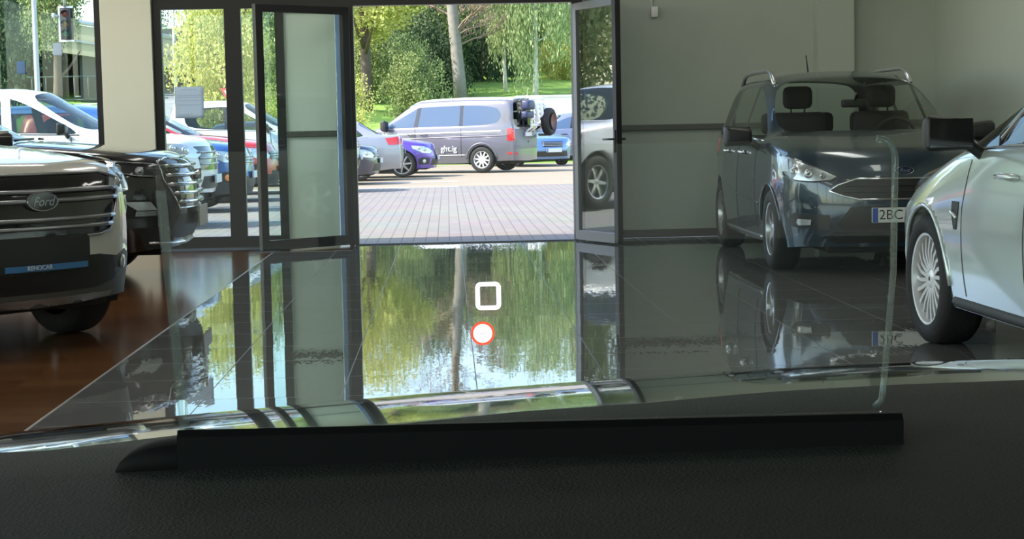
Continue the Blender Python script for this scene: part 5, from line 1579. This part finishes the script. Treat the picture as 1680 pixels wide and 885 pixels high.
# rounded end of the recess on the left
bm = bmesh.new()
pr = []
for i in range(13):
    t_ = i / 12; x = x0 - .020 * (1 - t_)
    k = math.sqrt(max(0, 1 - (1 - t_) ** 2))
    pr.append([bm.verts.new(p) for p in ((x, .531, 1.0925), (x, .531, 1.0940 + .0085 * k), (x, .545, 1.0942 + .0085 * k), (x, .57, 1.0935))])
for a, b in zip(pr, pr[1:]):
    for k in range(4): bm.faces.new((a[k], a[(k + 1) % 4], b[(k + 1) % 4], b[k]))
bmesh.ops.recalc_face_normals(bm, faces=bm.faces[:])
own_obj('recess_end', bm, M_hudb, hud)
YC = .556
TLx, TRx, BRx, BLx = -.0944, .1467, .1418, -.0892
ZT, ZB = 1.1935, 1.103
out = []
rr = .006
for (cx, cz, a0) in ((TRx - rr, ZT - rr, 0), (TLx + rr, ZT - rr, PI / 2)):
    for k in range(7):
        a = a0 + PI / 2 * k / 6; out.append((cx + rr * math.cos(a), cz + rr * math.sin(a)))
out += [(BLx, ZB), (BRx, ZB)]
bm = bmesh.new()
A = [bm.verts.new((x, YC - .0012, z)) for x, z in out]; Bv = [bm.verts.new((x, YC + .0012, z)) for x, z in out]
bm.faces.new(A); bm.faces.new(Bv[::-1])
for i in range(len(out)): bm.faces.new((A[i], A[(i + 1) % len(out)], Bv[(i + 1) % len(out)], Bv[i]))
bmesh.ops.recalc_face_normals(bm, faces=bm.faces[:])
own_obj('combiner_glass', bm, M_comb, hud, smooth=False)
bm = bmesh.new()
pts = [(out[3][0] - .004, YC, out[6][1])] + [(out[k][0], YC, out[k][1]) for k in range(6, -1, -1)] + [(TRx - .0006, YC, 1.15), (BRx + .0012, YC, 1.115), (BRx + .0004, YC, 1.107), (BRx - .0022, YC, 1.1045)]
tube(bm, pts[1:], .0011, 8)
own_obj('glass_edge', bm, M_edge, hud)
bm = bmesh.new()
v = [(TLx, ZT - .012), (TLx + .0034, ZT - .012), (BLx + .0030, ZB), (BLx - .0002, ZB)]
A = [bm.verts.new((x, YC - .0022, z)) for x, z in v]; Bv = [bm.verts.new((x, YC - .0014, z)) for x, z in v]
bm.faces.new(A); bm.faces.new(Bv[::-1])
for i in range(4): bm.faces.new((A[i], A[(i + 1) % 4], Bv[(i + 1) % 4], Bv[i]))
bmesh.ops.recalc_face_normals(bm, faces=bm.faces[:])
own_obj('glass_edge', bm, thin_glass('combiner_band', (.90, .95, .92), 1.3, haze=.07), hud, smooth=False)
# what the display shows: a white rounded square and a round sign with a red rim
def emi(name, c, s):
    m = bpy.data.materials.new(name); m.use_nodes = True; b = m.node_tree.nodes['Principled BSDF']
    b.inputs['Base Color'].default_value = (0, 0, 0, 1); b.inputs['Emission Color'].default_value = (*c, 1); b.inputs['Emission Strength'].default_value = s
    return m
M_lw = emi('display_white', (.95, .93, 1.0), .72); M_lr = emi('display_red', (1.0, .085, .03), .62); M_lg = emi('display_grey', (.45, .47, .5), .5)
PXM = YC / 2800 / math.cos(.08)
def rrect(cx, cz, w, h, r, n=6):
    o = []
    for sx, sz, a0 in ((1, 1, 0), (-1, 1, PI / 2), (-1, -1, PI), (1, -1, 1.5 * PI)):
        for k in range(n + 1):
            a = a0 + PI / 2 * k / n; o.append((cx + sx * (w / 2 - r) + r * math.cos(a), cz + sz * (h / 2 - r) + r * math.sin(a)))
    return o
def ring_bm(oa, ob, y, th=.0003):
    bm = bmesh.new()
    A = [bm.verts.new((x, y, z)) for x, z in oa]; Bv = [bm.verts.new((x, y, z)) for x, z in ob]; n = len(oa)
    A2 = [bm.verts.new((x, y + th, z)) for x, z in oa]; B2 = [bm.verts.new((x, y + th, z)) for x, z in ob]
    for i in range(n):
        j = (i + 1) % n
        bm.faces.new((A[i], A[j], Bv[j], Bv[i])); bm.faces.new((A2[i], A2[j], B2[j], B2[i])); bm.faces.new((A[i], A[j], A2[j], A2[i])); bm.faces.new((Bv[i], Bv[j], B2[j], B2[i]))
    bmesh.ops.recalc_face_normals(bm, faces=bm.faces[:]); return bm
def disc_bm(cx, cz, r, y, th=.0003, n=36):
    bm = bmesh.new()
    A = [bm.verts.new((cx + r * math.cos(2 * PI * k / n), y, cz + r * math.sin(2 * PI * k / n))) for k in range(n)]
    Bv = [bm.verts.new((v.co.x, y + th, v.co.z)) for v in A]
    bm.faces.new(A); bm.faces.new(Bv[::-1])
    for i in range(n): bm.faces.new((A[i], A[(i + 1) % n], Bv[(i + 1) % n], Bv[i]))
    bmesh.ops.recalc_face_normals(bm, faces=bm.faces[:]); return bm
YG = YC - .0018
c1 = Vector((0.01219, YG, 1.14483)); c2 = Vector((0.01014, YG, 1.13257))
own_obj('square_symbol', ring_bm(rrect(c1.x, c1.z, 42 * PXM, 46 * PXM, 9 * PXM), rrect(c1.x, c1.z, 27 * PXM, 32 * PXM, 2 * PXM), YG), M_lw, hud, smooth=False)
n_ = 36
circ = lambda r: [(c2.x + r * PXM * math.cos(2 * PI * k / n_), c2.z + r * PXM * math.sin(2 * PI * k / n_)) for k in range(n_)]
own_obj('sign_rim', ring_bm(circ(19.5), circ(15.5), YG), M_lr, hud, smooth=False)
own_obj('sign_disc', disc_bm(c2.x, c2.z, 15.6 * PXM, YG), M_lw, hud, smooth=False)
bm = bmesh.new()
for k in (-1, 0, 1): bx(bm, c2.x + (k * 3.4 - 1.2) * PXM, c2.x + (k * 3.4 + 1.2) * PXM, YG - .0004, YG - .0001, c2.z - 1.0 * PXM, c2.z + .6 * PXM)
own_obj('sign_dashes', bm, M_lg, hud, smooth=False)
